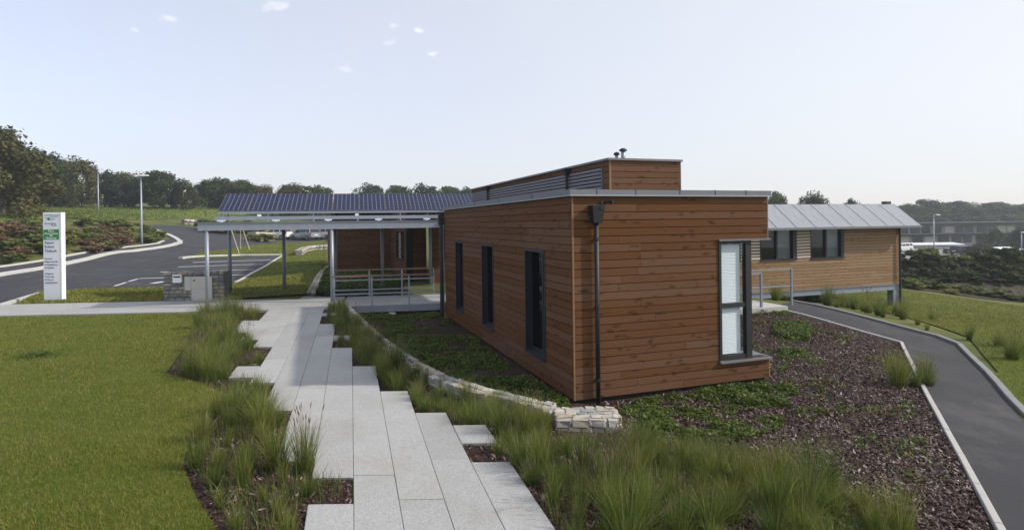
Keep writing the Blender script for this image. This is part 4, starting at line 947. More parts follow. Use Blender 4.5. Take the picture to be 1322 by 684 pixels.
def on_uw(px0, px1, y0, y1, dep, name, mat, parent=None):
    a = [(ray(p, YP)[0] * U0.y - U0.x) / (ud.x - ray(p, YP)[0] * ud.y) for p in (px0, px1)]; Yd = U0.y + ud.y * a[0]
    z = [PD(px0, y, Yd).z for y in (y0, y1)]
    o = MB().box(a[0], a[1], -dep, 0.1, z[1], z[0]).build(name, mat, parent or uw, 0.006); 
    if parent is None: o.location = Vector((U0.x - uw.location.x, U0.y - uw.location.y, 0)); o.rotation_euler = (0, 0, uth)
    return o, a, z
o, a_, z_ = on_uw(246.8, 273.5, 357, 388, 0.06, 'cupboard', M['cream_plastic'])
MB().box(a_[0] + 0.02, a_[1] - 0.02, -0.066, -0.06, (z_[0] + z_[1]) / 2, (z_[0] + z_[1]) / 2 + 0.008).build('door_joint', M['grey_paint'], o)
MB().box(a_[0] + 0.08, a_[0] + 0.13, -0.07, -0.06, z_[0] - 0.16, z_[0] - 0.11).build('lock', M['anthracite'], o)
on_uw(238, 246.4, 357, 375, 0.05, 'meter_box', M['cream_plastic'])
o, a_, z_ = on_uw(223, 234.5, 354.5, 365, 0.07, 'letterbox', M['white_metal'])
MB().box(a_[0] + 0.03, a_[1] - 0.03, -0.075, -0.065, z_[0] - 0.10, z_[0] - 0.05).build('slot', M['anthracite'], o)
rubble('stone_wall', [Vector((p.x, p.y, 0)) for p in EDGE], 0.28, 0.16, M['stone'], 'low stone edging between the back lawn and the courtyard bed', 0.2, 0.35, 0.16)
rubble('stone_wall', GP([(386, 331), (393, 326), (404, 323.5), (423, 322.5)]), 0.5, 0.5, M['stone'], 'short stone retaining wall sunk in the back lawn below the parked cars', 0.3, 0.6, 0.25)
rubble('stone_wall', GP([(326, 311.5), (351, 311)]), 0.8, 1.1, M['stone'], 'pale stone planter wall left of the parked cars under the canopy', 0.5, 1.0, 0.3)
rubble('stone_wall', GP([(236, 290), (258, 291.5)]), 0.8, 0.8, M['stone'], 'pale stone wall at the far end of the road bend', 0.5, 1.0, 0.3)

# ------------------------------------------------------------------ totem sign
T0 = PZ(56.5, 388.2, 0.0)
tot_ = empty('totem_sign', (T0.x, T0.y, 0)); tag(tot_, 'tall white totem sign with green band and blue lettering beside the road', 'sign')
TW, TH, TD = 0.665, 3.17, 0.19
MB().box(0, TW, 0, TD, -0.08, TH).build('panel', M['white_metal'], tot_, 0.008)
MB().box(0.02, TW - 0.085, -0.004, 0.004, TH - 0.98, TH - 0.61).build('green_band', M['green_sign'], tot_)
MB().box(TW - 0.055, TW - 0.05, -0.003, 0.004, 0, TH - 0.02).build('edge_joint', M['grey_paint'], tot_)
def text(body, x, z, size, mat, align='LEFT', shear=0.0):
    cu = bpy.data.curves.new('lettering', 'FONT'); cu.body = body; cu.size = size; cu.align_x = align; cu.shear = shear; cu.extrude = 0.001; cu.offset = 0.0015; cu.resolution_u = 2
    o = bpy.data.objects.new('lettering', cu); COL.objects.link(o); o.parent = tot_; o.location = (x, -0.007, z); o.rotation_euler = (math.pi / 2, 0, 0); cu.materials.append(mat)
    bpy.context.view_layer.update(); me = bpy.data.meshes.new_from_object(o.evaluated_get(bpy.context.evaluated_depsgraph_get())); mx = o.matrix_basis.copy(); bpy.data.objects.remove(o)
    o = link('lettering', me, tot_); o.matrix_basis = mx
for body, z in (("Parc", 0.70), ("d'innovation", 0.79), ("de", 0.865), ("Mescoat", 0.955)): text(body, TW / 2 - 0.035, TH - z, 0.115 if len(body) < 9 else 0.1, M['letter_white'], 'CENTER')
for body, z in (("Espace", 1.12), ("Robert", 1.27), ("Thébault", 1.42)): text(body, 0.06, TH - z, 0.12, M['navy'])
for body, z in (("Direction", 1.68), ("Départementale", 1.79), ("de l'Equipement", 1.90), ("du Finistère", 2.01), ("Délégation", 2.22), ("Territoriale", 2.33), ("du Pays de", 2.44), ("LANDERNEAU", 2.55)): text(body, 0.05, TH - z, 0.073, M['letter_grey'])
text('Communauté de communes', 0.05, TH - 0.11, 0.047, M['letter_grey']); text('Pays de Landerneau', 0.28, TH - 0.155, 0.034, M['letter_grey'])
text('Bro Landerne', 0.06, TH - 0.42, 0.075, M['navy'], shear=0.3); text('Daoulas', 0.3, TH - 0.48, 0.06, M['navy'], shear=0.3)
m = MB()
for pts in ([(0.05, .20), (0.2, .19), (0.27, .215), (0.2, .23)], [(0.16, .215), (0.24, .21), (0.27, .27), (0.19, .285)], [(0.2, .19), (0.25, .165), (0.26, .18), (0.23, .21)]): m.poly([(x, -0.006, TH - z) for x, z in pts])
m.build('emblem', M['green_sign'], tot_)
m = MB()
for pts in ([(0.26, .215), (0.42, .205), (0.42, .213), (0.27, .225)], [(0.27, .265), (0.48, .235), (0.48, .243), (0.27, .28)]): m.poly([(x, -0.006, TH - z) for x, z in pts])
m.build('emblem', M['navy'], tot_)

# ------------------------------------------------------------------ street lamps
def street_lamp(px, base_y, Y, top_y, label, arm=0.7, group='street lamps'):
    p = PD(px, base_y, Y); H = PD(px, top_y, Y).z - p.z; r = empty('street_lamp', (p.x, p.y, hz(p.x, p.y))); H += p.z - hz(p.x, p.y)
    tag(r, label, 'street lamp', group)
    MB().tube([(0, 0, -0.2), (0, 0, 1.2), (0, 0, H)], [0.10, 0.085, 0.06], 10).build('pole', M['galv'], r, smooth=True)
    MB().bar((-0.1, 0, H - 0.03), (arm, 0, H + 0.02), 0.07, 0.06).build('arm', M['galv'], r)
    MB().hexa([(arm - 0.15, -.14, H - .03), (arm + 0.55, -.12, H - .02), (arm + 0.55, .12, H - .02), (arm - 0.15, .14, H - .03), (arm - 0.1, -.1, H + .1), (arm + 0.45, -.08, H + .07), (arm + 0.45, .08, H + .07), (arm - 0.1, .1, H + .1)]).build('lamp_head', M['white_metal'], r)
street_lamp(183, 318, 49, 227, 'nearer grey street lamp by the footway right of the totem', 0.1)
street_lamp(127, 275.5, 80, 219, 'farther grey street lamp standing on the meadow bank', 0.5)
street_lamp(1206, 331, 90, 277.5, 'grey lamp post at the car park behind the raised wing', 0.5)
street_lamp(1319, 329, 92, 300, 'short grey post at the right edge of the picture above the embankment', 0.1)
# ------------------------------------------------------------------ cars
def car(loc, rz, paint, label, L=4.2, Wd=1.74, Hc=1.56, van=True):
    r = empty('parked_car', loc, rz); tag(r, label, 'car', 'cars parked in the distance')
    hw = Wd / 2
    # stations along x (front -> rear): x, belt height, sill height, half width
    st = [(-L / 2, 0.62, 0.30, hw * 0.72), (-L / 2 + 0.12, 0.74, 0.24, hw * 0.90), (-L / 2 + 0.5, 0.88, 0.22, hw), (-L / 2 + 1.05, 0.98, 0.22, hw), (0.0, 0.99, 0.22, hw), (L / 2 - 0.6, 1.02, 0.24, hw), (L / 2 - 0.15, 1.02, 0.28, hw * 0.96), (L / 2, 0.95, 0.36, hw * 0.86)]
    m = MB(); k = 8
    for x, zb, zs, w in st:
        for y, z in ((-w * .93, zs), (-w, zs + .15), (-w, zb - .18), (-w * .94, zb), (w * .94, zb), (w, zb - .18), (w, zs + .15), (w * .93, zs)): m.v.append((x, y, z))
    for i in range(len(st) - 1):
        for j in range(k): m.f.append((i * k + j, i * k + (j + 1) % k, (i + 1) * k + (j + 1) % k, (i + 1) * k + j)); m.mi.append(0)
    m.f += [tuple(range(k)), tuple(range((len(st) - 1) * k, len(st) * k))[::-1]]; m.mi += [0, 0]
    body = m.build('body', paint, r, smooth=False)
    xf, xr = -L / 2 + 1.0, L / 2 - 0.12; rf0, rf1 = xf + 0.75, xr - 0.28; tw = hw * 0.78; bw = hw * 0.92
    MB().hexa([(xf, -bw, .96), (xr, -bw, 1.0), (xr, bw, 1.0), (xf, bw, .96), (rf0, -tw, Hc - .07), (rf1, -tw, Hc - .07), (rf1, tw, Hc - .07), (rf0, tw, Hc - .07)]).build('windows', M['car_glass'], r)
    MB().hexa([(rf0 - .1, -tw * 1.03, Hc - .09), (rf1 + .08, -tw * 1.03, Hc - .09), (rf1 + .08, tw * 1.03, Hc - .09), (rf0 - .1, tw * 1.03, Hc - .09), (rf0 + .15, -tw * .88, Hc), (rf1 - .1, -tw * .88, Hc - .01), (rf1 - .1, tw * .88, Hc - .01), (rf0 + .15, tw * .88, Hc)]).build('roof', paint, r)
    for s in (-1, 1):
        p = MB()
        for xa, xb in ((xf, rf0), (0.05, 0.12), (L / 2 - 1.0, L / 2 - 0.95), (xr, rf1)): p.bar((xa, s * (bw + .01), .97), (xb, s * (tw + .015), Hc - .07), 0.09, 0.03)
        p.build('pillar', paint, r)
        MB().box(L / 2 - .13, L / 2 - .005, s * (hw * .83) - .08, s * (hw * .83) + .08, .72, 1.03).build('tail_light', M['tail_red'], r)
        MB().box(-L / 2 - .0, -L / 2 + .12, s * (hw * .68) - .14, s * (hw * .68) + .14, .60, .74).build('headlight', M['white_metal'], r)
        for x in (-L / 2 + .78, L / 2 - .72):
            wh = MB().tube([(x, s * (hw - .19), .31), (x, s * (hw + .01), .31)], 0.31, 16).build('wheel', M['tyre'], r)
            MB().tube([(x, s * (hw - .1), .31), (x, s * (hw + .02), .31)], 0.19, 12).build('rim', M['rim'], wh)
    MB().box(L / 2 - .06, L / 2 + .05, -hw * .86, hw * .86, .36, .56).build('bumper', paint, r)
    MB().box(L / 2 + .0, L / 2 + .055, -.26, .26, .60, .71).build('number_plate', M['white_metal'], r)
    return r
SILVER = mat_plain('silver_car_paint', (0.30, 0.32, 0.34), 0.3, 0.5, 0.03); WHITE = mat_plain('white_car_paint', (0.72, 0.72, 0.72), 0.3, 0, 0.02); DARK = mat_plain('dark_car_paint', (0.03, 0.035, 0.045), 0.3, 0.2, 0.03)
def car_at(px, py, rz, *a, **k):
    p = G(px, py); p.z += 0.045; return car(p, rz, *a, **k)
HD = math.radians(148 - 180)
car_at(394, 310, HD, SILVER, 'silver people carrier parked between two white cars beyond the canopy', 4.3, 1.78, 1.66)
car_at(357, 309.5, HD + 0.35, WHITE, 'white hatchback parked left of the silver people carrier', 3.9, 1.68, 1.5)
car_at(418, 309, HD + 0.12, WHITE, 'white hatchback parked right of the silver people carrier', 3.9, 1.68, 1.5)
car_at(1163, 325.5, math.radians(20), WHITE, 'white car just right of the raised wing', 4.0, 1.7, 1.45)
car_at(1243, 329, math.radians(200), DARK, 'dark car parked beside brownish shrubs below the far building', 4.2, 1.7, 1.45)

# ------------------------------------------------------------------ far buildings and roofs on the right
def far_block():
    p = G(1160, 317); r = empty('far_building', (p.x, p.y, p.z), math.radians(4)); tag(r, 'long low two-storey grey building with window bands among distant trees', 'building')
    L, D, Hh = 64, 14, 4.1
    MB().box(-12, L, 0, D, -1, Hh).build('wall', mat_plain('far_render', (0.30, 0.30, 0.30), 0.8, 0, 0.1, 0.4), r)
    MB().box(-12.5, L + .5, -1.4, D + 1, Hh, Hh + .45).build('roof', M['anthracite'], r)
    MB().box(-12.3, L + .3, -1.0, 0.0, 1.95, 2.25).build('balcony', M['anthracite'], r)
    wm = mat_plain('far_window', (0.05, 0.06, 0.07), 0.15); cm = mat_plain('far_curtain_panel', (0.50, 0.49, 0.46), 0.7)
    rr = random.Random(4)
    for z in (0.4, 2.45):
        x = -11.5
        while x < L - 2:
            w = rr.uniform(1.4, 2.4); MB().box(x, x + w, -0.08, 0.02, z, z + 1.4).build('window', wm if rr.random() < .6 else cm, r); x += w + rr.uniform(0.3, 0.9)
far_block()
p = PD(1301, 310, 138); r = empty('white_tower', (p.x, p.y, hz(p.x, p.y))); tag(r, 'slender pale tower slab rising beside the far grey building', 'tower')
zt = PD(1301, 290, 138).z - r.location.z
MB().box(-0.7, 0.7, -0.8, 0.8, -0.5, zt).build('shaft', mat_plain('pale_render', (0.55, 0.54, 0.50), 0.8, 0, 0.08, 1), r, 0.03); MB().box(-0.78, 0.78, -0.88, 0.88, zt, zt + 0.12).build('cap', M['concrete'], r)
for pxa, pxb, yb, yt, Y, lab in ((1166, 1246, 323.5, 318, 108, 'long low white-roofed shelter in the car park beside the lamp post'), (1282, 1322, 330, 326, 95, 'low white-roofed shelter near the right edge of the picture')):
    a, b = PD(pxa, yb, Y), PD(pxb, yb, Y); zg = hz((a.x + b.x) / 2, Y); zt = PD(pxa, yt, Y).z; r = empty('car_park_shelter', (a.x, Y, zg)); tag(r, lab, 'shelter', 'car park shelters')
    w = b.x - a.x; zt = max(zt - zg, 0.9)
    MB().hexa([(0, 0, zt - .15), (w, 0, zt - .15), (w, 3, zt + .1), (0, 3, zt + .1), (0, 0, zt), (w, 0, zt), (w, 3, zt + .25), (0, 3, zt + .25)]).build('roof', M['white_metal'], r)
    for k in range(5): MB().box(w * k / 4 - .05 * (k == 4), w * k / 4 + .06, 1.4, 1.5, -0.4, zt).build('post', M['galv'], r)
drape('car_park', GP([(1160, 336), (1322, 336), (1322, 320), (1160, 320)]), 0.06, 4.0, mat_plain('worn_pale_asphalt', (0.20, 0.195, 0.19), 0.9, 0, 0.2, 0.6))
drape('embankment', GP([(1166, 372), (1240, 382), (1322, 391), (1322, 345), (1240, 344), (1166, 342)]), 0.05, 1.5, M['soil'])

# ------------------------------------------------------------------ leaves, trees and shrubs
def leaf_quads(ctr, nrm, size, asp=0.6, r=rng):
    n = len(ctr); nrm = nrm / (np.linalg.norm(nrm, axis=1, keepdims=True) + 1e-9)
    a = np.cross(nrm, r.normal(size=(n, 3))); a /= np.linalg.norm(a, axis=1, keepdims=True) + 1e-9; b = np.cross(nrm, a)
    s = size[:, None]; a = a * s; b = b * s * asp
    V = np.stack([ctr - a, ctr - b, ctr + a, ctr + b], 1).reshape(-1, 3); Fq = np.arange(4 * n).reshape(n, 4); return V, Fq
def crown_mesh(name, seed, mat, n=9000, leaf=0.024, lobes=44, wide=0.42, z0=0.16, spread=0.055, flat=0.9):
    """unit-height crown, many leaf clumps spread over an uneven volume"""
    r = np.random.default_rng(seed); C_ = []; R_ = []
    for _ in range(lobes):
        a = r.uniform(0, 2 * np.pi); zz = r.uniform(0, 1) ** 0.8; rad = wide * np.sqrt(np.clip(1 - (2 * zz - 0.85) ** 2 * 0.75, 0.05, 1)) * r.uniform(0.35, 1.0)
        C_.append((rad * np.cos(a), rad * np.sin(a), z0 + (0.93 - z0) * zz * r.uniform(0.88, 1.0))); R_.append(r.uniform(0.09, 0.19))
    C_ = np.array(C_); R_ = np.array(R_); k = r.integers(0, lobes, n); d = r.normal(size=(n, 3)); d /= np.linalg.norm(d, axis=1, keepdims=True)
    rad = R_[k] * r.uniform(0.45, 1.08, n) ** 0.6; P = C_[k] + d * rad[:, None] * np.array([1, 1, flat]); P += r.normal(size=(n, 3)) * 0.012
    V, Fq = leaf_quads(P, d + r.normal(size=(n, 3)) * 0.7 + np.array([0, 0, 0.25]), r.uniform(0.6, 1.3, n) * leaf, 0.62, r)
    clump = r.random(lobes)
    rn = np.repeat(np.clip(0.5 * clump[k] + 0.5 * r.random(n), 0, 1), 4)
    return fast_mesh(name, V, Fq, mat, rn), C_
def trunk_mesh(name, seed, C_, mat, r0=0.028):
    r = random.Random(seed); m = MB(); m.tube([(0, 0, -0.05), (0.004, 0, 0.15), (r.uniform(-.02, .02), r.uniform(-.02, .02), 0.42), (r.uniform(-.03, .03), 0, 0.75)], [r0 * 1.25, r0, r0 * .7, r0 * .2], 8)
    for c in r.sample(list(range(len(C_))), 11):
        q = Vector(C_[c]); z0 = r.uniform(0.16, min(0.5, max(0.2, q.z - 0.05))); m.tube([(0, 0, z0), (q.x * .45, q.y * .45, z0 + (q.z - z0) * .6), tuple(q)], [r0 * .45, r0 * .3, r0 * .1], 5)
    return m.mesh(name, mat)
TREES = {}
for key, mt, par_ in (('green', 'tree_green', dict(wide=0.44)), ('olive', 'tree_olive', dict(wide=0.5, z0=0.0)), ('dark', 'tree_dark', dict(wide=0.46, z0=0.08)), ('round', 'tree_green', dict(wide=0.55, z0=0.08, flat=0.8))):
    TREES[key] = []
    for s in range(2):
        cm, C_ = crown_mesh('crown_' + key, 100 + s + hash(mt) % 7 * 0 + len(TREES) * 10, M[mt], **par_); TREES[key].append((cm, trunk_mesh('trunk_' + key, s, C_, M['bark'])))
trng = random.Random(21)
def tree(px, top, Y, wpx, kind, label, group, base=None):
    u = ray(px, YP)[0]; x = u * Y; zg = hz(x, Y); H = (PD(px, top, Y).z - zg) * 1.03
    r = empty('tree', (x, Y, zg), trng.uniform(0, 6.28)); tag(r, label, 'tree', group)
    cm, tm = trng.choice(TREES[kind]); w = wpx / F * Y / (0.98 if kind in ('olive', 'round') else 0.9)
    for nm, me in (('crown', cm), ('trunk', tm)): link(nm, me, r, None, None, (w, w, H))
    return r
LG = 'trees along the meadow behind the road'
tree(2, 166, 58, 120, 'olive', 'tall olive-green tree at the left edge of the picture', LG); tree(-30, 180, 64, 130, 'green', 'big tree cut by the left edge of the picture', LG)
tree(38, 196, 70, 75, 'green', 'dark green tree behind the tall olive one at the left edge', LG)
for px, top, Y, w, k, lab in ((64, 199, 100, 60, 'dark', 'dark tree between the left edge trees and the russet rounded one'), (101, 203, 98, 56, 'olive', 'russet rounded tree behind the farther street lamp'),
        (136, 221, 108, 48, 'dark', 'dark tree just right of the farther street lamp'), (160, 224, 110, 46, 'green', 'low green tree between the two street lamps'),
        (182, 227, 110, 44, 'dark', 'dark tree behind the nearer street lamp'), (208, 221, 106, 62, 'green', 'spreading green tree right of the nearer street lamp'), (236, 236, 108, 40, 'olive', 'small olive tree at the right end of the meadow edge'),
        (262, 237, 118, 44, 'dark', 'dark tree showing left of the solar panels'), (283, 229, 116, 50, 'round', 'tallest rounded tree above the left end of the solar panels'), (312, 234, 118, 56, 'green', 'green tree above the second solar panel'),
        (338, 239, 118, 52, 'olive', 'olive tree above the solar panels, right of the tallest rounded one'), (376, 237, 112, 58, 'olive', 'brownish tree above the middle of the left solar panels'), (408, 239, 112, 48, 'round', 'rounded tree left of the gap in the trees above the panels'),
        (480, 237, 130, 46, 'dark', 'dark tree right of the gap in the trees above the panels'), (512, 240, 135, 50, 'green', 'green tree above the right half of the solar panels'), (549, 238, 135, 52, 'dark', 'pointed dark tree above the right end of the solar panels'),
        (580, 241, 140, 46, 'green', 'low green tree left of the clerestory end'), (606, 242, 140, 44, 'dark', 'dark tree touching the far end of the clerestory')):
    tree(px, top, Y, w, k, lab, LG)
RG = 'trees behind the raised wing'
for px, top, Y, w, k, lab in ((1002, 250, 90, 34, 'green', 'green tree beside the right end of the parapet'), (1049, 252, 90, 46, 'dark', 'rounded dark tree above the solar roof of the wing'), (1097, 257.5, 95, 26, 'green', 'small tree top above the right end of the solar roof')):
    tree(px, top, Y, w, k, lab, RG)
FG = 'distant wooded ridge on the right'
for i, (px, top, w) in enumerate(((1150, 268, 44), (1172, 266, 44), (1193, 257, 46), (1212, 270, 36), (1232, 260, 46), (1252, 267, 38), (1268, 273, 36), (1286, 261, 46), (1304, 266, 44), (1322, 263, 50), (1345, 262, 50), (1130, 270, 40))):
    tree(px, top, 215 + 12 * math.sin(i * 2.3), w * 1.15, ('dark', 'green', 'round')[i % 3], 'hazy tree of the distant wooded ridge above the far building', FG)
for i, (px, top, w) in enumerate(((1160, 280, 36), (1182, 277, 40), (1204, 280, 40), (1226, 276, 42), (1248, 279, 40), (1272, 280, 40), (1292, 277, 42), (1316, 276, 46), (1340, 278, 46))):
    tree(px, top, 180 + 8 * math.cos(i * 1.9), w * 1.2, ('round', 'olive', 'green')[i % 3], 'hazy tree in the front row of the distant wood, behind the far building', 'front row of the distant wood')
tree(1281, 296, 112, 27, 'round', 'rounded green tree in front of the far building left of the pale tower', 'trees by the far building'); tree(1318, 295, 104, 32, 'dark', 'dark tree at the right edge of the picture beside the pale tower', 'trees by the far building')
tree(1266, 314, 92, 36, 'olive', 'brownish bushy tree beside the dark parked car', 'trees by the far building'); tree(1221, 321, 95, 8, 'green', 'tiny shrub-like tree in the car park', 'trees by the far building')

SH = {k: [crown_mesh('shrub_' + k, 300 + s + 5 * j, M['shrub_' + k], n=1500, leaf=0.07, lobes=14, wide=0.5, z0=0.02, flat=0.8)[0] for s in range(3)] for j, k in enumerate(('rust', 'green', 'dark'))}
def shrub(x, y, w, hh, kind, label, group):
    o = link('shrub', trng.choice(SH[kind]), None, (x, y, hz(x, y) - 0.05), (0, 0, trng.uniform(0, 6.28)), (w, w, hh)); tag(o, label, 'shrub', group); return o
bank_poly = GP([(0, 344), (55, 335), (110, 325), (160, 318), (204, 313), (200, 302), (178, 297), (130, 289), (60, 292), (0, 296)])
cnt = 0
bx0, bx1 = min(p.x for p in bank_poly), max(p.x for p in bank_poly); by0, by1 = min(p.y for p in bank_poly), max(p.y for p in bank_poly); placed = []
for _ in range(6000):
    x, y = trng.uniform(bx0 - 8, bx1), trng.uniform(by0 - 3, by1)
    if not (in_poly([x], [y], bank_poly)[0] or (x < bank_poly[0].x and y > bank_poly[0].y + 1.0 and y < 45)): continue
    if any((x - a) ** 2 + (y - b) ** 2 < (0.95 + 0.012 * y) ** 2 for a, b in placed): continue
    placed.append((x, y)); px = CX + F * x / y
    rust = (px < 42 and trng.random() < .6) or (88 < px < 110 and trng.random() < .5) or (128 < px < 160 and trng.random() < .6) or trng.random() < .08
    kind = 'rust' if rust else 'green'; w = trng.uniform(1.3, 2.1) * (1 + .004 * y)
    shrub(x, y, w, trng.uniform(0.6, 1.15), kind, 'rusty brown low shrub on the planted bank above the footway' if rust else 'low green shrub on the planted bank above the footway', 'rusty shrubs on the bank' if rust else 'green shrubs on the bank')
    if len(placed) > 240: break
for px in range(262, 330, 6):
    p = G(px + trng.uniform(-2, 2), 300 + trng.uniform(-4, 2)); shrub(p.x, p.y, 3.2, 1.6, 'green', 'dark green shrub in the far hedge row seen under the canopy', 'far hedge row')
for px in range(1168, 1330, 7):
    p = G(px + trng.uniform(-2, 2), 345 + trng.uniform(-2, 3)); shrub(p.x, p.y, trng.uniform(1.8, 2.8), trng.uniform(0.8, 1.7), trng.choice(('dark', 'dark', 'green')), 'green shrub in the hedge along the top of the embankment', 'hedge along the embankment')
for _ in range(60):
    p = G(trng.uniform(1168, 1322), trng.uniform(348, 366)); shrub(p.x, p.y, trng.uniform(0.8, 1.9), trng.uniform(0.4, 0.9), 'dark', 'small dark green shrub on the dark embankment slope', 'shrubs on the embankment slope')
for px in range(1166, 1330, 9):
    p = G(px + trng.uniform(-3, 3), 371 + (px - 1166) * 0.118 + trng.uniform(-2, 1)); shrub(p.x, p.y, trng.uniform(1.2, 2.0), trng.uniform(0.35, 0.7), 'green', 'weedy green shrub at the foot of the embankment', 'weeds at the foot of the embankment')

for px in (330, 338, 346):
    p = G(px, 312.5); shrub(p.x, p.y, 2.0, 1.0, 'green', 'low shrub in front of the pale stone planter wall under the canopy', 'shrubs by the planter wall')
# staked saplings
for px, py in ((304, 328), (318, 323)):
    p = G(px, py); r = empty('staked_sapling', (p.x, p.y, p.z)); tag(r, 'pair of pale leaning tree stakes on the back lawn, ' + ('nearer the road bend' if px < 310 else 'nearer the parked cars'), 'tree stake')
    MB().tube([(-0.55, 0, -0.1), (-0.5, 0, 2.0)], 0.035, 6).build('stake', M['stake'], r); MB().tube([(0.35, 0, -0.1), (-0.35, 0, 2.1)], 0.035, 6).build('stake', M['stake'], r)

# ------------------------------------------------------------------ ornamental grasses
def clump(name, seed, n=230, hgt=0.55, mat='tall_blade', lean=0.5, r0=0.09):
    r = np.random.default_rng(seed); V = []; Fq = []; RN = []
    a = r.uniform(0, 2 * np.pi, n); rad = r0 * np.sqrt(r.random(n)); hh = hgt * r.uniform(0.35, 1.15, n); out = lean * hgt * (rad / r0) ** 0.6 * r.uniform(0.15, 1.35, n); a2 = a + r.normal(0, 0.5, n)
    w = r.uniform(0.0017, 0.0036, n); rn = np.clip(r.normal(0.42, 0.24, n), 0, 1); rn[r.random(n) < 0.06] = 1.0
    for i in range(n):
        b = np.array([rad[i] * np.cos(a[i]), rad[i] * np.sin(a[i]), 0]); d = np.array([np.cos(a2[i]), np.sin(a2[i]), 0]); s = np.array([-d[1], d[0], 0]) * w[i]; tw = r.uniform(0, 3.14); s = s * np.cos(tw) + d * w[i] * np.sin(tw)
        n0 = len(V)
        for t, ww in ((0, 1), (0.4, 1), (0.75, .7), (1.0, .12)):
            p = b + d * out[i] * t ** 1.9 + np.array([0, 0, hh[i] * (t - 0.22 * (out[i] / hgt) * t ** 3)]); V += [p - s * ww, p + s * ww]; RN += [np.clip(rn[i] * 0.8 + 0.25 * t, 0, 1)] * 2
        for k in range(3): Fq.append((n0 + 2 * k, n0 + 2 * k + 1, n0 + 2 * k + 3, n0 + 2 * k + 2))
    return fast_mesh(name, V, Fq, M[mat], RN)
def seed_heads(name, seed, n=16, hgt=0.62):
    r = random.Random(seed); m = MB()
    for _ in range(n):
        a = r.uniform(0, 6.28); o = r.uniform(0.05, 0.28); hh = hgt * r.uniform(0.85, 1.15); d = Vector((math.cos(a), math.sin(a), 0))
        m.tube([d * 0.03, d * o * .5 + Vector((0, 0, hh * .6)), d * o + Vector((0, 0, hh))], 0.0016, 3, cap=False)
        e_ = d * o + Vector((0, 0, hh)); m.tube([e_, e_ + d * .012 + Vector((0, 0, .035)), e_ + d * .03 + Vector((0, 0, .075))], [0.003, 0.0085, 0.001], 5)
    return m.mesh(name, M['seed'])
CLUMPS = [clump('grass_clump', 40 + i, 150 + 35 * i, 0.40 + 0.045 * i, lean=0.36 + 0.09 * (i % 4), r0=0.06 + 0.012 * i) for i in range(8)]
HEADS = [seed_heads('seed_heads', 60 + i) for i in range(4)]
crng = random.Random(77); clump_pts = []
def fill(poly, spacing, limit, label, group, smin, smax, heads=0.3, avoid=True, tries=20000):
    x0, x1 = min(p[0] for p in poly), max(p[0] for p in poly); y0, y1 = min(p[1] for p in poly), max(p[1] for p in poly); k = 0
    for _ in range(tries):
        if k >= limit: break
        x, y = crng.uniform(x0, x1), crng.uniform(y0, y1)
        if not in_poly([x], [y], poly)[0]: continue
        if avoid and on_slab(np.array([x]), np.array([y]), 0.07)[0]: continue
        if any((x - a) ** 2 + (y - b) ** 2 < spacing ** 2 for a, b in clump_pts): continue
        clump_pts.append((x, y)); k += 1; s = crng.uniform(smin, smax); rz = crng.uniform(0, 6.28)
        o = link('grass_clump', crng.choice(CLUMPS), None, (x, y, hz(x, y) + 0.01), (crng.uniform(-.08, .08), crng.uniform(-.08, .08), rz), (s, s, s * crng.uniform(0.75, 1.3)))
        tag(o, label, 'ornamental grass', group)
        if crng.random() < heads: link('seed_heads', crng.choice(HEADS), o)
zl = lambda pts: [PZ(x, y, -0.04) for x, y in pts]
fill(zl([(262, 404), (330, 403), (322, 430), (338, 470), (345, 500), (330, 540), (305, 505), (260, 492), (222, 480), (240, 452), (256, 425)]), 0.27, 52, 'tall grass clump in the bed between the lawn and the far half of the paving', 'grasses left of the far paving', 0.55, 0.85, 0.2)
fill(zl([(300, 515), (345, 520), (378, 560), (395, 600), (445, 620), (445, 640), (385, 660), (380, 700), (300, 700), (268, 640), (245, 600), (255, 560)]), 0.27, 30, 'tall grass clump in the bed between the lawn and the near end of the paving', 'grasses left of the near paving', 0.36, 0.75, 0.16)
fill(zl([(422, 400), (440, 398), (470, 428), (502, 453), (530, 473), (560, 489), (600, 503), (640, 513), (640, 560), (570, 540), (500, 500), (430, 440)]), 0.26, 60, 'tall grass clump between the staggered paving and the curving stone wall', 'grasses right of the far paving', 0.4, 0.75, 0.2)
fill(zl([(640, 513), (706, 533), (708, 580), (800, 600), (830, 610), (760, 720), (700, 720), (640, 600), (640, 560)]), 0.24, 42, 'tall grass clump beside the near paving in front of the stone wall end', 'grasses beside the near paving', 0.38, 0.75, 0.2)
fill(GP([(820, 588), (900, 594), (990, 616), (1080, 648), (1160, 690), (1170, 730), (740, 730)]), 0.225, 58, 'tall grass clump in the dense stand at the bottom right, below the bark mulch', 'dense grasses at the bottom right', 0.36, 0.78, 0.12)
fill(GP([(1050, 392), (1120, 406), (1230, 436), (1290, 480), (1320, 482), (1322, 458), (1240, 425), (1120, 396)]), 0.5, 30, 'tall grass clump along the outer kerb of the asphalt path', 'grasses along the asphalt path', 0.7, 1.05, 0.3, False)
fill(GP([(1160, 500), (1205, 503), (1200, 492), (1165, 488)]), 0.25, 6, 'straggly grass clump hanging over the inner edge of the asphalt path', 'grasses hanging over the asphalt path', 0.6, 0.9, 0.4, False)
fill(GP([(985, 388), (1060, 387), (1070, 382), (1000, 381)]), 0.6, 8, 'grass clump below the raised wing beside its footbridge', 'grasses below the raised wing', 0.8, 1.1, 0.3, False)

